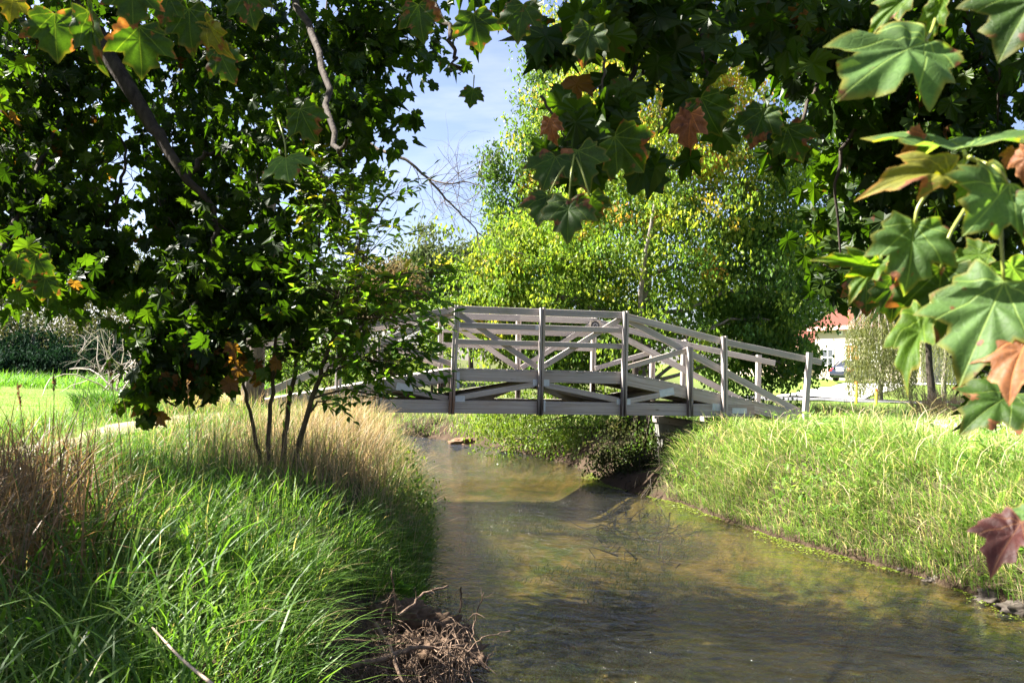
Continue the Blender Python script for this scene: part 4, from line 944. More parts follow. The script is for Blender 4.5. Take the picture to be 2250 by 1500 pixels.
def clear(x, y):                      # keep the eye, the path and the footpath free
    k = (np.hypot(x, y) > 1.25) * 1.0
    pth = np.minimum.reduce([np.hypot(x + 4.6, y - 12.6), np.hypot(x + 4.75, y - 11.6), np.hypot(x + 4.8, y - 10.6), np.hypot(x + 4.85, y - 9.8), np.hypot(x + 5.0, y - 9.0), np.hypot(x + 5.1, y - 8.3)])
    pile = (np.hypot((x + .55) / .55, (y - 5.35) / .75) > 1) & ~((y > 2.6) & (y < 5.4) & (x > -.205 * y - .05))
    return k * (pth > .5) * pile * ~((np.abs((y - 14.4) * .978 - (x - .5) * .208 - .9) < 1.0) & (np.abs((x - .5) * .978 + (y - 14.4) * .208) < 4.9))

# lush grass of the left bank, near to far
a = Acc()
for n, x0, x1, y0, y1, h0, h1, w0, w1, ln in ((30000, -4.2, .9, 1.2, 5.5, .22, .5, .007, .014, .75), (42000, -7, .4, 4.5, 9.5, .2, .45, .006, .011, .7), (26000, -6.2, -.5, 9, 14, .18, .42, .007, .011, .75)):
    P = scatter(n, x0, x1, y0, y1, lambda x, y: (edges(x, y)[0] > .03) * clear(x, y) * (.35 + .65 * patch(x, y)) * (1 - .75 * (np.hypot((x + 1.7) / 1.3, (y - 9.6) / 2.4) < 1)))
    k = len(P); pt = patch(P[:, 0], P[:, 1], .7, 3.0)
    P[:, 2] += rng.uniform(0, .12, k) * (rng.random(k) < .5)
    az = rng.uniform(0, 2 * math.pi, k); dl = edges(P[:, 0], P[:, 1])[0]
    az = np.where((dl < .7) & (rng.random(k) < .7), rng.normal(0, .7, k), az)
    blades(a, P, rng.uniform(h0, h1, k) * (.7 + .5 * pt), rng.uniform(w0, w1, k), np.abs(rng.normal(ln, .35, k)), az, np.clip(rng.random(k) ** 1.25 * .86 + (rng.random(k) < .07) * .3 + np.clip(P[:, 1] - 8, 0, 5) * .03 * rng.random(k), 0, 1))  # blades turn paler farther back, painting the sunlit strip into their colour
P = scatter(1500, -3.2, .5, 1.4, 4.6, lambda x, y: (edges(x, y)[0] > .02) * clear(x, y)); k = len(P)
P[:, 2] += rng.uniform(0, .25, k)
blades(a, P, rng.uniform(.35, .62, k), rng.uniform(.010, .019, k), np.abs(rng.normal(.9, .3, k)), rng.uniform(0, 6.28, k), rng.random(k) * .7, segs=6)
P = scatter(46000, -5.0, 0, 5.5, 15, lambda x, y: (edges(x, y)[0] > -.05) * (edges(x, y)[0] < .5) * clear(x, y)); k = len(P); P[:, 2] = np.maximum(P[:, 2], .04)
blades(a, P, rng.uniform(.2, .5, k), rng.uniform(.006, .011, k), np.abs(rng.normal(.85, .3, k)), rng.normal(-.3, .8, k), np.clip(rng.random(k) * .8 + (rng.random(k) < .08) * .3, 0, 1))
tag(a.build('tall_grass', GR_L), 'lush green grass covering the left bank', 'grass', kind='stuff')

# dry straw-coloured grass round the sapling and along the bank edge
a = Acc()
P = scatter(30000, -5.0, -.3, 6.8, 13.6, lambda x, y: (edges(x, y)[0] > .02) * clear(x, y) * np.clip(1.25 - np.hypot((x + 1.75) / 1.6, (y - 10.2) / 3.0), 0.06, 1)); k = len(P)
blades(a, P, rng.uniform(.3, .75, k), rng.uniform(.005, .009, k), np.abs(rng.normal(.55, .35, k)), rng.uniform(0, 6.28, k), rng.random(k))
tag(a.build('dry_grass', GR_T), 'pale dry grass on the left bank beside the sapling', 'grass', kind='stuff')

# brown reeds at the left edge
a = Acc(); P = scatter(9000, -4.4, -1.9, 2.9, 6.6, lambda x, y: np.clip(1.3 - np.hypot((x + 2.9 + (y - 4.5) * .35) / .75, (y - 4.6) / 1.6), 0, 1)); k = len(P)
P[:, 2] += rng.uniform(0, .3, k)
blades(a, P, rng.uniform(.35, .8, k), rng.uniform(.006, .014, k), np.abs(rng.normal(.65, .4, k)), rng.uniform(0, 6.28, k), rng.random(k), segs=5)
for px, py, Y in ((118, 815, 6), (238, 800, 6.3), (412, 840, 6.6), (40, 850, 5.6)):
    tp_ = at(px, py, Y); g = np.array((tp_[0] + rng.normal(0, .1), tp_[1], float(hf(tp_[0], tp_[1]))))
    Q = bez([g, g * .5 + tp_ * .5 + (.03, 0, 0), tp_], 8); tube(a, Q, np.linspace(.004, .002, 9), 4, rnd=.8, cap=False)
    m_ = 16; t = rng.uniform(.85, 1, m_); S_ = np.stack([np.interp(t, np.linspace(0, 1, 9), Q[:, k2]) for k2 in range(3)], 1)
    inst(a, LEAF, LEAF_F, S_, frames(rng.normal(0, .3, (m_, 3)) + (0, 0, 1), rng.normal(0, 1, (m_, 3))), np.full(m_, .035), np.full(m_, .85))
tag(a.build('brown_reeds', GR_B), 'tall brown withered reeds at the left edge of the bank', 'reeds', kind='stuff')

# reed grass of the right bank, drooping to the stream
a = Acc()
for n, y0, y1, w0, w1 in ((34000, 5.0, 10, .008, .018), (33000, 9.5, 15.2, .010, .018), (16000, 14.8, 20, .009, .014)):
    P = scatter(n, 1.5, 11, y0, y1, lambda x, y: (edges(x, y)[1] > .03) * clear(x, y) * np.clip(1.25 - edges(x, y)[1] / 6.5, .15, 1) * (np.hypot((x - 2.3) / 1.15, (y - 16.3) / 2.0) > .9) * ((y < 12.3) | (x > .192 * y)) * (np.hypot(x - 6.6, (y - 16.3)) > .9)); k = len(P)
    dr = edges(P[:, 0], P[:, 1])[1]; pt = patch(P[:, 0], P[:, 1], .9)
    az = np.where(rng.random(k) < np.clip(1.1 - dr / 2.2, .15, .9), rng.normal(math.pi + .35, .7, k), rng.uniform(0, 6.28, k))
    blades(a, P, rng.uniform(.26, .6, k) * (.45 + .95 * pt) * np.where((P[:, 0] > 4.2) & (P[:, 1] > 12.5), .6, 1) * np.clip(.5 + dr / .8, .5, 1), rng.uniform(w0, w1, k), np.abs(rng.normal(.8, .3, k)), az, np.clip(rng.random(k) * .78 + (rng.random(k) < .10 + .14 * (1 - pt)) * .45, 0, 1))
P = scatter(52000, .8, 6.5, 4.8, 15.5, lambda x, y: (edges(x, y)[1] > -.04) * (edges(x, y)[1] < .55) * (np.hypot((x - 2.4) / .9, (y - 16.2) / 2.0) > .8) * ((y < 12.3) | (x > .184 * y))); k = len(P); P[:, 2] = np.maximum(P[:, 2], .05)
blades(a, P, rng.uniform(.22, .5, k), rng.uniform(.007, .013, k), np.abs(rng.normal(.95, .3, k)), rng.normal(math.pi + .3, .8, k), np.clip(rng.random(k) * .8 + (rng.random(k) < .22) * .4, 0, 1))
P = scatter(13000, 1.5, 10, 5, 13.5, lambda x, y: (edges(x, y)[1] > .05) * clear(x, y) * (patch(x, y, 1.6, 7) > .62) * ((y < 12.3) | (x > .192 * y))); k = len(P); P[:, 2] += rng.uniform(.1, .42, k)
inst(a, OVAL, OVAL_F, P, frames(rng.normal(0, .7, (k, 3)) + np.array((-.4, -.2, 0)), rng.normal(0, .4, (k, 3)) + np.array((-.4, -.2, 1))), rng.uniform(.05, .13, k), rng.uniform(0, .7, k))
P = scatter(900, 1.5, 10, 5, 12.5, lambda x, y: (edges(x, y)[1] > .1) * clear(x, y) * ((y < 12.3) | (x > .192 * y))); k = len(P); P[:, 2] += rng.uniform(.15, .45, k)
blades(a, P, rng.uniform(.35, .7, k), rng.uniform(.006, .012, k), np.abs(rng.normal(1.2, .3, k)), rng.uniform(0, 6.28, k), rng.uniform(.76, 1, k))
tag(a.build('reed_grass', GR_R), 'sunlit reed grass drooping over the right bank', 'grass', kind='stuff')
# rough grass beyond the right bank and the far bank
a = Acc()
P = scatter(26000, 4, 24, 16, 30, lambda x, y: (edges(x, y)[1] > 1) * clear(x, y) * .9); k = len(P)
blades(a, P, rng.uniform(.12, .4, k), rng.uniform(.014, .024, k), np.abs(rng.normal(.6, .3, k)), rng.uniform(0, 6.28, k), np.clip(rng.random(k) * .9, 0, 1), segs=3)
P = scatter(26000, -9, 3.0, 18.5, 34, lambda x, y: (edges(x, y)[1] > .05) * np.clip(1.2 - edges(x, y)[1] / 6, .3, 1)); k = len(P)
blades(a, P, rng.uniform(.15, .45, k), rng.uniform(.014, .024, k), np.abs(rng.normal(.6, .3, k)), rng.uniform(0, 6.28, k), np.clip(rng.random(k) * .9, 0, 1), segs=3)
tag(a.build('far_bank_grass', GR_R), 'pale green grass on the far bank beyond the bridge', 'grass', kind='stuff')
# mown lawn and the hump of taller grass behind it
a = Acc()
P = scatter(60000, -17, -4.2, 8.5, 23, lambda x, y: clear(x, y) * (edges(x, y)[0] > 1.5) * np.clip(1.6 - y / 22, .3, 1)); k = len(P)
blades(a, P, rng.uniform(.03, .07, k), rng.uniform(.006, .012, k), np.abs(rng.normal(.5, .3, k)), rng.uniform(0, 6.28, k), rng.random(k), segs=2)
P = scatter(26000, -26, -6, 22, 29, lambda x, y: (edges(x, y)[0] > .2) * 1.0); k = len(P)
blades(a, P, rng.uniform(.2, .55, k), rng.uniform(.015, .03, k), np.abs(rng.normal(.6, .3, k)), rng.uniform(0, 6.28, k), rng.random(k) * .8, segs=3)
tag(a.build('lawn_grass', GR_LAWN), 'bright mown lawn grass beyond the left bank', 'grass', kind='stuff')

def clump(name, lab, cat, x, y, n, h, mat, w=.02, r=.3, lean=.8, hue=(0, .8)):
    z = float(hf(x, y)); a = Acc(); an = rng.uniform(0, 6.28, n); rr = r * np.sqrt(rng.random(n))
    P = np.stack((x + rr * np.cos(an), y + rr * np.sin(an), np.full(n, z - .02) + rng.uniform(0, .3, n) * h), 1)
    blades(a, P, rng.uniform(.5, 1, n) * h, rng.uniform(.6, 1.2, n) * w, np.abs(rng.normal(lean, .3, n)), an + rng.normal(0, .5, n), rng.uniform(*hue, n), segs=4)
    return tag(a.build(name, mat), lab, cat)
p = gpt(232, 13.2); clump('weed_clump', 'leafy green weed clump at the edge of the mown lawn', 'weeds', p[0], p[1], 700, .45, M_WEED, .022, .42)
p = gpt(1830, 17.6); clump('weed_clump', 'dark low weeds beside the right end post of the bridge', 'weeds', p[0], p[1], 900, .42, M_OLIVE, .02, .55, .6)
p = gpt(2080, 20); clump('weed_clump', 'pale dead weed stalks behind the right bank grass', 'weeds', p[0], p[1], 700, .9, GR_T, .016, .8, .7, (.4, 1))
p = gpt(440, 13.8); clump('weed_clump', 'dry weeds behind the gravel path near the left bridge end', 'weeds', p[0], p[1], 700, .5, GR_T, .012, .7, .5, (.1, 1))
# light weeds with small leaves hanging over the water edge below the sapling
b0 = np.array((*onz(905, 1130, .45)[:2], .35))
tree('bank_weed', 'bushy small-leaved weed overhanging the water on the left bank', 'weeds', b0, [b0, b0 + (.05, 0, .15), b0 + (.1, 0, .3)], .008,
     [(900, 1090, 8.8, 55, 70, 520, .4, .2), (880, 1020, 10, 50, 50, 300, .6, .2), (920, 1180, 8, 40, 60, 420, .3, .15), (820, 1150, 8.3, 70, 60, 300, .3, .15)], M_BUSH, .045, bark=BARK_SAP, per=10, twn=8)
# dock leaves
a = Acc(); c = at(868, 1330, 6.5); c[2] = max(c[2], .25)
for bp, tp_, w in (((868, 1345), (935, 1350), .055), ((862, 1340), (915, 1285), .05), ((865, 1345), (880, 1275), .05), ((868, 1348), (905, 1370), .04)):
    p0, p1 = at(*bp, 6.5), at(*tp_, 6.3); Q = bez([p0, (p0 + p1) / 2 + (0, 0, .06), p1], 8); T_ = nrm(np.gradient(Q, axis=0)); s_ = np.cross(T_, (0, .4, 1)); wv = np.sin(np.linspace(.15, math.pi - .02, 9)) * w
    V = np.stack((Q - s_ * wv[:, None] + (0, 0, .012), Q, Q + s_ * wv[:, None] + (0, 0, .012)), 1).reshape(-1, 3)
    a.add(V, [(3 * i + j, 3 * i + j + 1, 3 * i + j + 4, 3 * i + j + 3) for i in range(8) for j in range(2)], .5)
tag(a.build('dock_plant', M_WEED, smooth=True), 'broad dark dock leaves by the root pile at the water edge', 'plant')
# pale stalk lying across the near grass
a = Acc(); p0, p1 = at(335, 1378, 2.6), at(470, 1505, 2.2); tube(a, bez([p0, (p0 + p1) / 2 + (0, 0, -.01), p1], 8), np.linspace(.003, .005, 9), 6); tag(a.build('dry_stalk', plain('straw', (.42, .32, .22), .7), smooth=True), 'pale dry stalk slanting across the near grass', 'stalk')
# ------------------------------------------------------------------ root pile, stones
def lump(c, r, seed, amp=.35, n=3, sc=1.7):
    import bmesh
    bm = bmesh.new(); bmesh.ops.create_icosphere(bm, subdivisions=n, radius=1)
    V = np.array([v.co[:] for v in bm.verts]); f = np.array([[v.index for v in t.verts] for t in bm.faces]); bm.free()
    k = np.array([1 + amp * noise.fractal(Vector(v * sc) + Vector((seed, seed * 1.3, 0)), .9, 2.1, 4) for v in V])
    return V * k[:, None] * np.asarray(r) + np.asarray(c), f
ROOT = plain('root_mud', (.105, .07, .046), .95, .1, .5, 16, bst=1.0)
c0 = onz(880, 1385, .20)
root = empty('root_pile', (c0[0], c0[1], 0), 'muddy mass of roots and earth at the water edge', 'root pile')
a = Acc()
for px, py, z, r, sd in ((860, 1370, .24, (.30, .22, .16), 1), (780, 1400, .22, (.24, .2, .13), 2), (940, 1400, .12, (.28, .25, .16), 3), (900, 1460, .14, (.32, .2, .15), 4), (980, 1450, .03, (.25, .22, .12), 5)):
    V, f = lump(onz(px, py, z - .06), r, sd, .42, 5, 4.5); a.add(V, f)
a.build('mud', ROOT, root, True, loc=(c0[0], c0[1], 0))
a = Acc()
for i in range(700):
    p = onz(rng.uniform(740, 1030), rng.uniform(1360, 1490), rng.uniform(.08, .36))
    d = np.array((rng.normal(.2, .6), rng.normal(-.3, .5), rng.normal(-.5, .5))); L = rng.uniform(.06, .22)
    tube(a, bez([p, p + d * L * .5 + rng.normal(0, .02, 3), p + d * L + (0, 0, -.05)], 5), np.linspace(.0035, .001, 6) * rng.uniform(.4, 1.5), 4, cap=False)
a.build('roots', BARK_DRY, root, True, loc=(c0[0], c0[1], 0))
STK = [('long pale branch lying level across the root pile', [(770, 1462, .26), (850, 1442, .27), (900, 1425, .26), (950, 1422, .2), (1030, 1418, .12)], .016), ('slanting pale stick leaning down over the root pile', [(822, 1368, .48), (845, 1405, .40), (868, 1450, .33), (885, 1500, .25)], .013),
       ('thin curved branch rising from the roots towards the water', [(875, 1352, .30), (905, 1330, .32), (930, 1305, .34), (950, 1297, .36), (985, 1286, .36)], .010), ('upright twig standing on the root pile', [(873, 1350, .3), (868, 1310, .42), (862, 1270, .55), (860, 1245, .62)], .006),
       ('thin twig leaning left on the root pile', [(840, 1352, .28), (855, 1320, .38), (865, 1295, .46)], .005), ('bare twig sticking out of the water right of the root pile', [(1030, 1430, .0), (1045, 1360, .18), (1064, 1300, .36)], .005),
       ('forked twig dipping into the water right of the root pile', [(1020, 1440, .1), (1060, 1400, .2), (1120, 1385, .22)], .004), ('short dead stem right of the roots', [(1010, 1345, .0), (1014, 1310, .12), (1012, 1290, .2)], .009), ('twig reaching left out of the root pile into the grass', [(700, 1412, .35), (760, 1402, .33), (800, 1395, .3)], .008),
       ('dark twig slanting over the near water', [(1020, 1425, .12), (1050, 1450, .06), (1075, 1475, .0)], .010), ('small crossing twig low in the roots', [(960, 1440, .2), (985, 1400, .28), (1002, 1370, .34)], .004)]
for lab, pts, r in STK:
    P = bez([onz(x_, y_, z_ + .10) for x_, y_, z_ in pts], 14, .004); a = Acc(); tube(a, P, np.linspace(r, r * .6, 15), 7)
    for j in range(3): twigs(a, P[rng.integers(3, 14)], rng.normal(0, 1, 3), .09, r * .3, 1, .5, 0, 3)
    tag(a.build('fallen_branch', BARK_DRY, smooth=True), lab, 'branch', 'branches on the root pile')
for px, py, r, lab in ((2005, 1256, .10, 'grey stone under overhanging grass, leftmost on the right bank'), (2070, 1276, .13, 'dark wet stone second along the right water edge'), (2130, 1292, .10, 'small tan stone at the right water edge'), (2190, 1318, .14, 'pale stone at the right water edge near the corner'), (2245, 1343, .15, 'large pale stone where the right bank leaves the frame'),
                       (1770, 1180, .10, 'small brown stone in the middle of the right water edge'), (1120, 992, .2, 'brown earth clod on the far water edge under the bridge'), (1020, 974, .3, 'brown bank clod left of the drooping shrub'), (905, 953, .35, 'low brown clod at the far bend of the stream'), (840, 946, .42, 'flat earthy ledge at the far bend of the stream')):
    p = onz(px, py, .0); V, f = lump((0, 0, 0), (r * 1.3, r, r * .55), px * .1, .5, 4, 1.9); a = Acc(); a.add(V, f)
    o = a.build('stone' if 'stone' in lab else 'earth_clod', STONE if 'stone' in lab else plain('brown_earth', (.15, .095, .06), .95, .1, .45, 9, bst=.9), smooth=True); o.location = p
    tag(o, lab, 'stone' if 'stone' in lab else 'earth clod')
# duckweed fringe
a = Acc(); P = []
for i in range(5200):
    y = rng.uniform(6, 17); x = XR(y) - abs(rng.normal(0, .12)) * (1 + .8 * math.sin(y * 2.1)) + .06; P.append((x, y, .006 + rng.uniform(0, .004)))
P = np.array(P); k = len(P); inst(a, LEAF, LEAF_F, P, frames(rng.normal(0, 1, (k, 3)) * (1, 1, .05), rng.normal(0, .25, (k, 3)) + (0, 0, 1)), rng.uniform(.015, .04, k), rng.random(k))
tag(a.build('duckweed', leaf_mat('duckweed', [(0, (.10, .15, .015)), (1, (.22, .26, .04))], .3, vary=.2)), 'yellow-green duckweed fringe along the right water edge', 'duckweed', kind='stuff')
# long weed swaying under water
a = Acc(); P = np.stack((rng.uniform(-.6, 4, 9000), rng.uniform(4.6, 15, 9000)), 1)[:3500]
P = P[(edges(P[:, 0], P[:, 1])[0] < -.25) & (edges(P[:, 0], P[:, 1])[1] < -.3) & (patch(P[:, 0], P[:, 1], 1.4, 2) > .55)]
z = hf(P[:, 0], P[:, 1]); k = len(P); s_ = rng.normal(0, .35, k) - 1.25
s_ = s_[:, None] + rng.normal(0, .18, (k, 6)); Q = np.repeat(np.column_stack((P, z + .03)), 6, 0) + rng.normal(0, .07, (k * 6, 3)) * np.array((1, 1, .15)); s_ = s_.ravel(); k = len(Q)
blades(a, Q, np.full(k, .22), rng.uniform(.005, .011, k), rng.uniform(1.2, 3.0, k), s_, rng.random(k), segs=5, stiff=.55)
tag(a.build('water_weed', leaf_mat('water_weed', [(0, (.015, .032, .004)), (.7, (.04, .07, .008)), (1, (.08, .10, .012))], .3)), 'green weed swaying under the stream surface', 'water weed', kind='stuff')

# ------------------------------------------------------------------ house
hd = nrm(np.array((.45, -.89, 0))); hn = nrm(np.array((-.89, -.45, 0)))
A0 = at(1790, 830, 67); A0[2] = 2.05
def onwall(px, py, off=0.0):
    r = np.array(ray(px, py)); o_ = np.array((0, 0, E)); t = np.dot(A0 + hn * off - o_, hn) / np.dot(r, hn); return o_ + r * t
HOUSE = empty('house', A0, 'cream house with a red-brown roof beyond the right end of the bridge', 'house')
def hw(a_, s, v, z): return A0 + hd * s - hn * v + np.array((0, 0, z))
eave = at(1790, 720, 67)[2] - A0[2]
CREAM = plain('cream_siding', (.50, .43, .34), .8, .2, .06, 6); TAN = plain('tan_door', (.42, .32, .21), .7); ROOFM = plain('red_brown_roof', (.11, .038, .026), .85, .15, .25, 10); FASC = plain('pink_fascia', (.50, .26, .22), .7)
WHITE = plain('white_trim', (.78, .77, .74), .6); GLASS = plain('window_glass', (.05, .06, .07), .08, .6, .1); CURT = plain('orange_curtain', (.62, .22, .06), .9)
def prism(a_, pts, s0, s1):
    """extrude (v, z) outline along the wall from s0 to s1"""
    n = len(pts); V = [hw(0, s, v, z) for s in (s0, s1) for v, z in pts]
    a_.add(V, [(i, (i + 1) % n, (i + 1) % n + n, i + n) for i in range(n)])
    if n == 5: a_.more([(0, 1, 2), (0, 2, 3), (0, 3, 4), (5, 7, 6), (5, 8, 7), (5, 9, 8)])
    else: a_.more([(i, i + 1, i + 2) for i in (0,)] + [(0, 2, 3)] + [(n, n + 2, n + 1), (n, n + 3, n + 2)])
def hb(nm, m_, s0, s1, v0, v1, z0, z1, par=HOUSE, lab=None):
    a_ = Acc(); prism(a_, [(v0, z0), (v1, z0), (v1, z1), (v0, z1)], s0, s1); o_ = a_.build(nm, m_, par, loc=A0)
    if lab: o_['label'] = lab
    return o_
a = Acc(); prism(a, [(0, -.6), (9, -.6), (9, eave), (4.5, eave + 2.35), (0, eave)], 0, 9.5); a.build('wall', CREAM, HOUSE, loc=A0)
a = Acc(); prism(a, [(-.35, -.6), (7, -.6), (7, eave - 1.35), (3.2, eave - .1), (-.35, eave - 1.35)], -10, -.003); a.build('wall', CREAM, HOUSE, loc=A0)
def slab(nm, v0, z0, v1, z1, s0, s1, t, m_):
    a_ = Acc(); prism(a_, [(v0, z0), (v1, z1), (v1, z1 + t), (v0, z0 + t)], s0, s1); return a_.build(nm, m_, HOUSE, loc=A0)
rf = slab('roof', -.4, eave - .14, 4.6, eave + 2.42, -.4, 9.9, .16, ROOFM); slab('roof', 9.4, eave - .14, 4.6, eave + 2.42, -.4, 9.9, .16, ROOFM)
slab('roof', -.75, eave - 1.45, 3.3, eave - .06, -10.4, -.02, .14, ROOFM); slab('roof', 7.4, eave - 1.45, 3.3, eave - .06, -10.4, -.02, .14, ROOFM)
hb('fascia', FASC, -.4, 9.9, -.46, -.405, eave - .28, eave + .03); hb('fascia', FASC, -10.4, -.05, -.82, -.755, eave - 1.58, eave - 1.30)
hb('garage_door', TAN, -6.2, -.8, -.39, -.352, -.3, 2.1)
def window(x0, x1, y0, y1, curtain, bars):
    p, q_ = onwall(x0, y1), onwall(x1, y0); s0, s1 = np.dot(p - A0, hd), np.dot(q_ - A0, hd); z0, z1 = p[2] - A0[2], q_[2] - A0[2]
    fr_ = Acc()
    for u in ((s0 - .1, s0, z0 - .1, z1 + .1), (s1, s1 + .1, z0 - .1, z1 + .1)): prism(fr_, [(-.07, u[2]), (-.003, u[2]), (-.003, u[3]), (-.07, u[3])], u[0], u[1])
    for u in ((z0 - .1, z0), (z1, z1 + .1), ((z0 + z1) / 2 - .03, (z0 + z1) / 2 + .03)): prism(fr_, [(-.06, u[0]), (-.004, u[0]), (-.004, u[1]), (-.06, u[1])], s0, s1)
    for i in range(1, bars):
        sm = s0 + (s1 - s0) * i / bars; prism(fr_, [(-.055, z0), (-.005, z0), (-.005, z1), (-.055, z1)], sm - .03, sm + .03)
    w_ = fr_.build('window', WHITE, HOUSE, loc=A0); g_ = Acc(); prism(g_, [(-.02, z0), (-.006, z0), (-.006, z1), (-.02, z1)], s0, s1)
    o_ = g_.build('pane', CURT if curtain else GLASS, w_, loc=A0)
    if curtain: o_['label'] = 'pane with orange curtains'
window(1861, 1888, 758, 790, True, 3); window(1808, 1831, 768, 801, False, 2); window(1843, 1850, 722, 733, False, 1); window(1912, 1936, 756, 792, False, 3)
c = onwall(1826, 690, -2.2); a = Acc(); tube(a, [c - (0, 0, .6), c + (0, 0, .5)], .14, 10); tube(a, [c + (0, 0, .5), c + (0, 0, .72)], .2, 10); a.build('flue_pipe', GALV, HOUSE, True, loc=A0)
c = onwall(1857, 672, -4.4); a = Acc(); box(a, c + (-.2, -.2, -.8), c + (.2, .2, .35)); a.build('chimney', plain('brick_red', (.35, .12, .08), .9), HOUSE, loc=A0)

# ------------------------------------------------------------------ car
cb = at(1866, 836, 57.5); cb[2] = float(hf(cb[0], cb[1])) + .1
cth = math.radians(40); c = cb + np.array((math.cos(cth), math.sin(cth), 0)) * 1.1
CAR = empty('car', c, 'dark blue sedan parked in front of the cream house', 'car', rz=cth)
PAINT = plain('navy_paint', (.035, .045, .085), .25, .6, .05, 3, .3, .02); TYRE = plain('tyre_rubber', (.02, .02, .02), .85); RIM = plain('alloy_rim', (.45, .45, .47), .35, .5, .05, 3, .8); LAMP = plain('red_lamp', (.55, .03, .04), .25, .6); CGL = plain('car_glass', (.02, .024, .03), .08, .7, .05)
def loft(stn, k=10):
    """stations (x, half width, z low, z high): rounded closed sections"""
    a_ = Acc(); V = []
    for x, w, z0, z1 in stn:
        for j in range(k):
            t = 2 * math.pi * (j + .5) / k; cx, cz = math.cos(t), math.sin(t)
            V.append((x, w * np.sign(cx) * abs(cx) ** .45, (z0 + z1) / 2 + (z1 - z0) / 2 * np.sign(cz) * abs(cz) ** .45))
    n = len(stn); f = [(i * k + j, i * k + (j + 1) % k, (i + 1) * k + (j + 1) % k, (i + 1) * k + j) for i in range(n - 1) for j in range(k)]
    a_.add(V, f); e0 = [(0, j + 1, j) for j in range(1, k - 1)]; o_ = (n - 1) * k; a_.more(e0 + [(o_, o_ + j, o_ + j + 1) for j in range(1, k - 1)]); return a_
loft([(-2.32, .72, .42, .80), (-2.26, .82, .28, .98), (-2.0, .89, .22, 1.02), (-1.0, .91, .2, .97), (.3, .91, .2, .94), (1.1, .9, .2, .92), (1.9, .86, .22, .80), (2.25, .78, .26, .70), (2.36, .6, .34, .6)]).build('body', PAINT, CAR, True)
loft([(-1.85, .62, .9, 1.02), (-1.15, .70, .9, 1.36), (-.6, .71, .9, 1.40), (.2, .71, .9, 1.38), (1.15, .66, .86, .96)]).build('cabin_glass', CGL, CAR, True)
loft([(-1.2, .6, 1.34, 1.40), (-.6, .66, 1.37, 1.445), (.15, .65, 1.36, 1.43), (.4, .55, 1.31, 1.36)]).build('roof', PAINT, CAR, True)
for sg in (-1, 1):
    for q0, q1 in (((-1.9, sg * .64, 1.0), (-1.15, sg * .695, 1.37)), ((1.2, sg * .7, .93), (.3, sg * .69, 1.37)), ((-.35, sg * .72, .92), (-.4, sg * .70, 1.38))):
        a = Acc(); beam(a, q0, q1, .05, .07); a.build('roof_pillar', PAINT, CAR)
    loft([(-2.33, .05, .68, .82), (-2.30, .2, .64, .9), (-2.15, .22, .66, .9), (-2.0, .1, .72, .86)]).build('tail_lamp', LAMP, CAR, True).location.y = sg * .66
    for x in (-1.38, 1.42):
        a = Acc(); y0, y1 = sg * .72, sg * .925
        def ring(r, y): return [(x + r * math.cos(t), y, .32 + r * math.sin(t)) for t in np.arange(20) * math.pi / 10]
        V = ring(.2, y1) + ring(.30, y1) + ring(.325, y1 - sg * .04) + ring(.325, y0) + ring(.2, y0)
        a.add(V, [(i * 20 + j, i * 20 + (j + 1) % 20, (i + 1) * 20 + (j + 1) % 20, (i + 1) * 20 + j) for i in range(4) for j in range(20)]); w_ = a.build('wheel', TYRE, CAR, True)
        a = Acc(); V = ring(.2, y1 - sg * .03) + [(x, y1 - sg * .01, .32)]; a.add(V, [(j, (j + 1) % 20, 20) for j in range(20)]); a.build('rim', RIM, w_)
a = Acc(); box(a, (-2.345, -.26, .66), (-2.325, .26, .78)); a.build('number_plate', WHITE, CAR)
a = Acc(); box(a, (-2.36, -.7, .40), (-2.24, .7, .5)); a.build('bumper', plain('dark_trim', (.03, .03, .034), .5), CAR)
YEL = plain('yellow_paint', (.75, .52, .03), .5)
for px, py, h, lab in ((1882, 862, .75, 'yellow marker post standing on the verge below the car'), (1926, 846, .5, 'short yellow and orange marker post below the willow')):
    Y = 34; p = gpt(px, Y); e = empty('marker_post', p, lab, 'marker post', 'yellow marker posts'); a = Acc(); tube(a, [(0, 0, -.1), (0, 0, h), (0, 0, h + .04)], [.05, .05, .02], 8); a.build('pipe', YEL, e, True)
    a = Acc(); tube(a, [(0, 0, h + .04), (0, 0, h + .12)], [.06, .05], 8); a.build('cap', plain('orange_cap', (.75, .2, .03), .5), e, True)
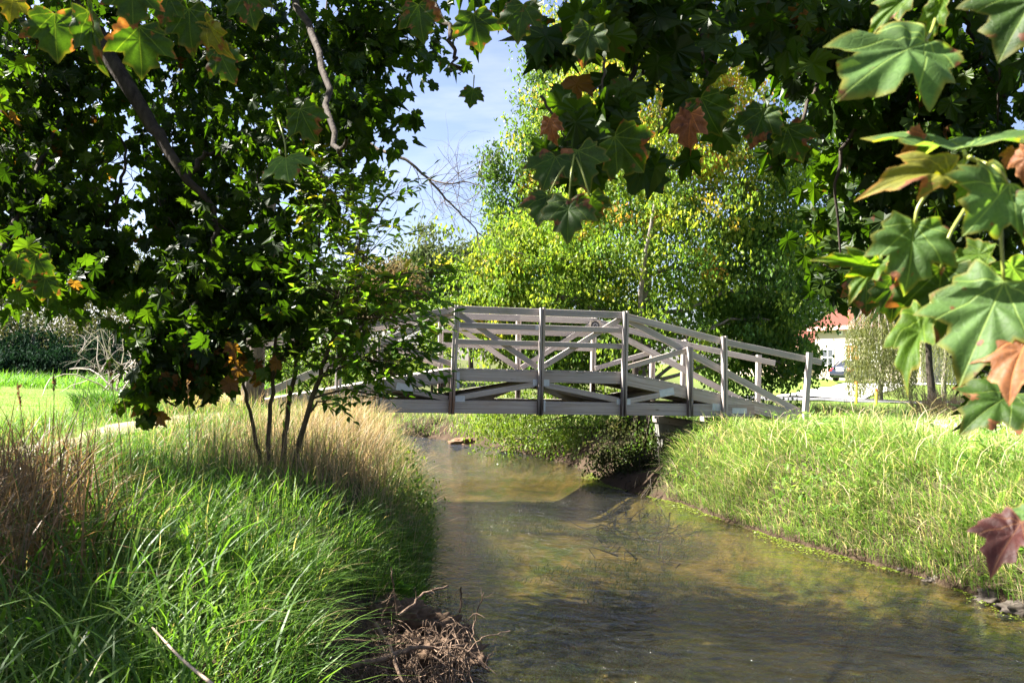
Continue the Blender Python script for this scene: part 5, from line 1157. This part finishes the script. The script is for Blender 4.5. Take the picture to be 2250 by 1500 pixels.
# ------------------------------------------------------------------ camera, sun, sky
cd = bpy.data.cameras.new('camera'); cam = bpy.data.objects.new('camera', cd); COL.objects.link(cam)
cd.lens = 30; cd.sensor_width = 36; cd.clip_start = .05; cd.clip_end = 2000
cd.dof.use_dof = True; cd.dof.focus_distance = 12; cd.dof.aperture_fstop = 11
cam.matrix_world = Matrix.Translation((0, 0, E)) @ CAMR.to_4x4()
SC.camera = cam
sl = bpy.data.lights.new('sun', 'SUN'); sl.energy = 5.0; sl.angle = math.radians(.53); sl.color = (1, .95, .87)
so = bpy.data.objects.new('sun', sl); COL.objects.link(so); so.rotation_euler = (-SUN).to_track_quat('-Z', 'Y').to_euler(); so.location = (0, 0, 30)
w = bpy.data.worlds.new('World'); SC.world = w; w.use_nodes = True; nt = w.node_tree; nt.nodes.clear()
sky = N(nt, 'ShaderNodeTexSky', sky_type='NISHITA'); sky.sun_disc = False
sky.sun_elevation = math.asin(SUN.z); sky.sun_rotation = math.atan2(SUN.x, SUN.y); sky.air_density = 1.0; sky.dust_density = 1.4; sky.ozone_density = 1.4
tc = N(nt, 'ShaderNodeTexCoord').outputs['Generated']
cl = noi(nt, vscale(nt, tc, (1, 1, 2.6)), 2.6, 6, .6, .4)
col = mixc(nt, mapr(nt, cl, .5, .78, 0, .3), sky.outputs[0], (9.0, 9.2, 9.6))
col = mixc(nt, 1.0, col, (1.04, .96, 1.05, 1), 'MULTIPLY')
outw = N(nt, 'ShaderNodeOutputWorld', {0: N(nt, 'ShaderNodeBackground', {'Color': col, 'Strength': .036}).outputs[0]})
SC.view_settings.view_transform = 'Standard'; SC.view_settings.look = 'None'; SC.view_settings.gamma = 1; SC.view_settings.exposure = 2.8
cy = SC.cycles; cy.max_bounces = 7; cy.diffuse_bounces = 3; cy.glossy_bounces = 3; cy.transmission_bounces = 4; cy.transparent_max_bounces = 12
cy.use_denoising = True; cy.denoiser = 'OPENIMAGEDENOISE'; cy.caustics_reflective = False; cy.caustics_refractive = False; cy.sample_clamp_indirect = 6
SC.render.use_persistent_data = False
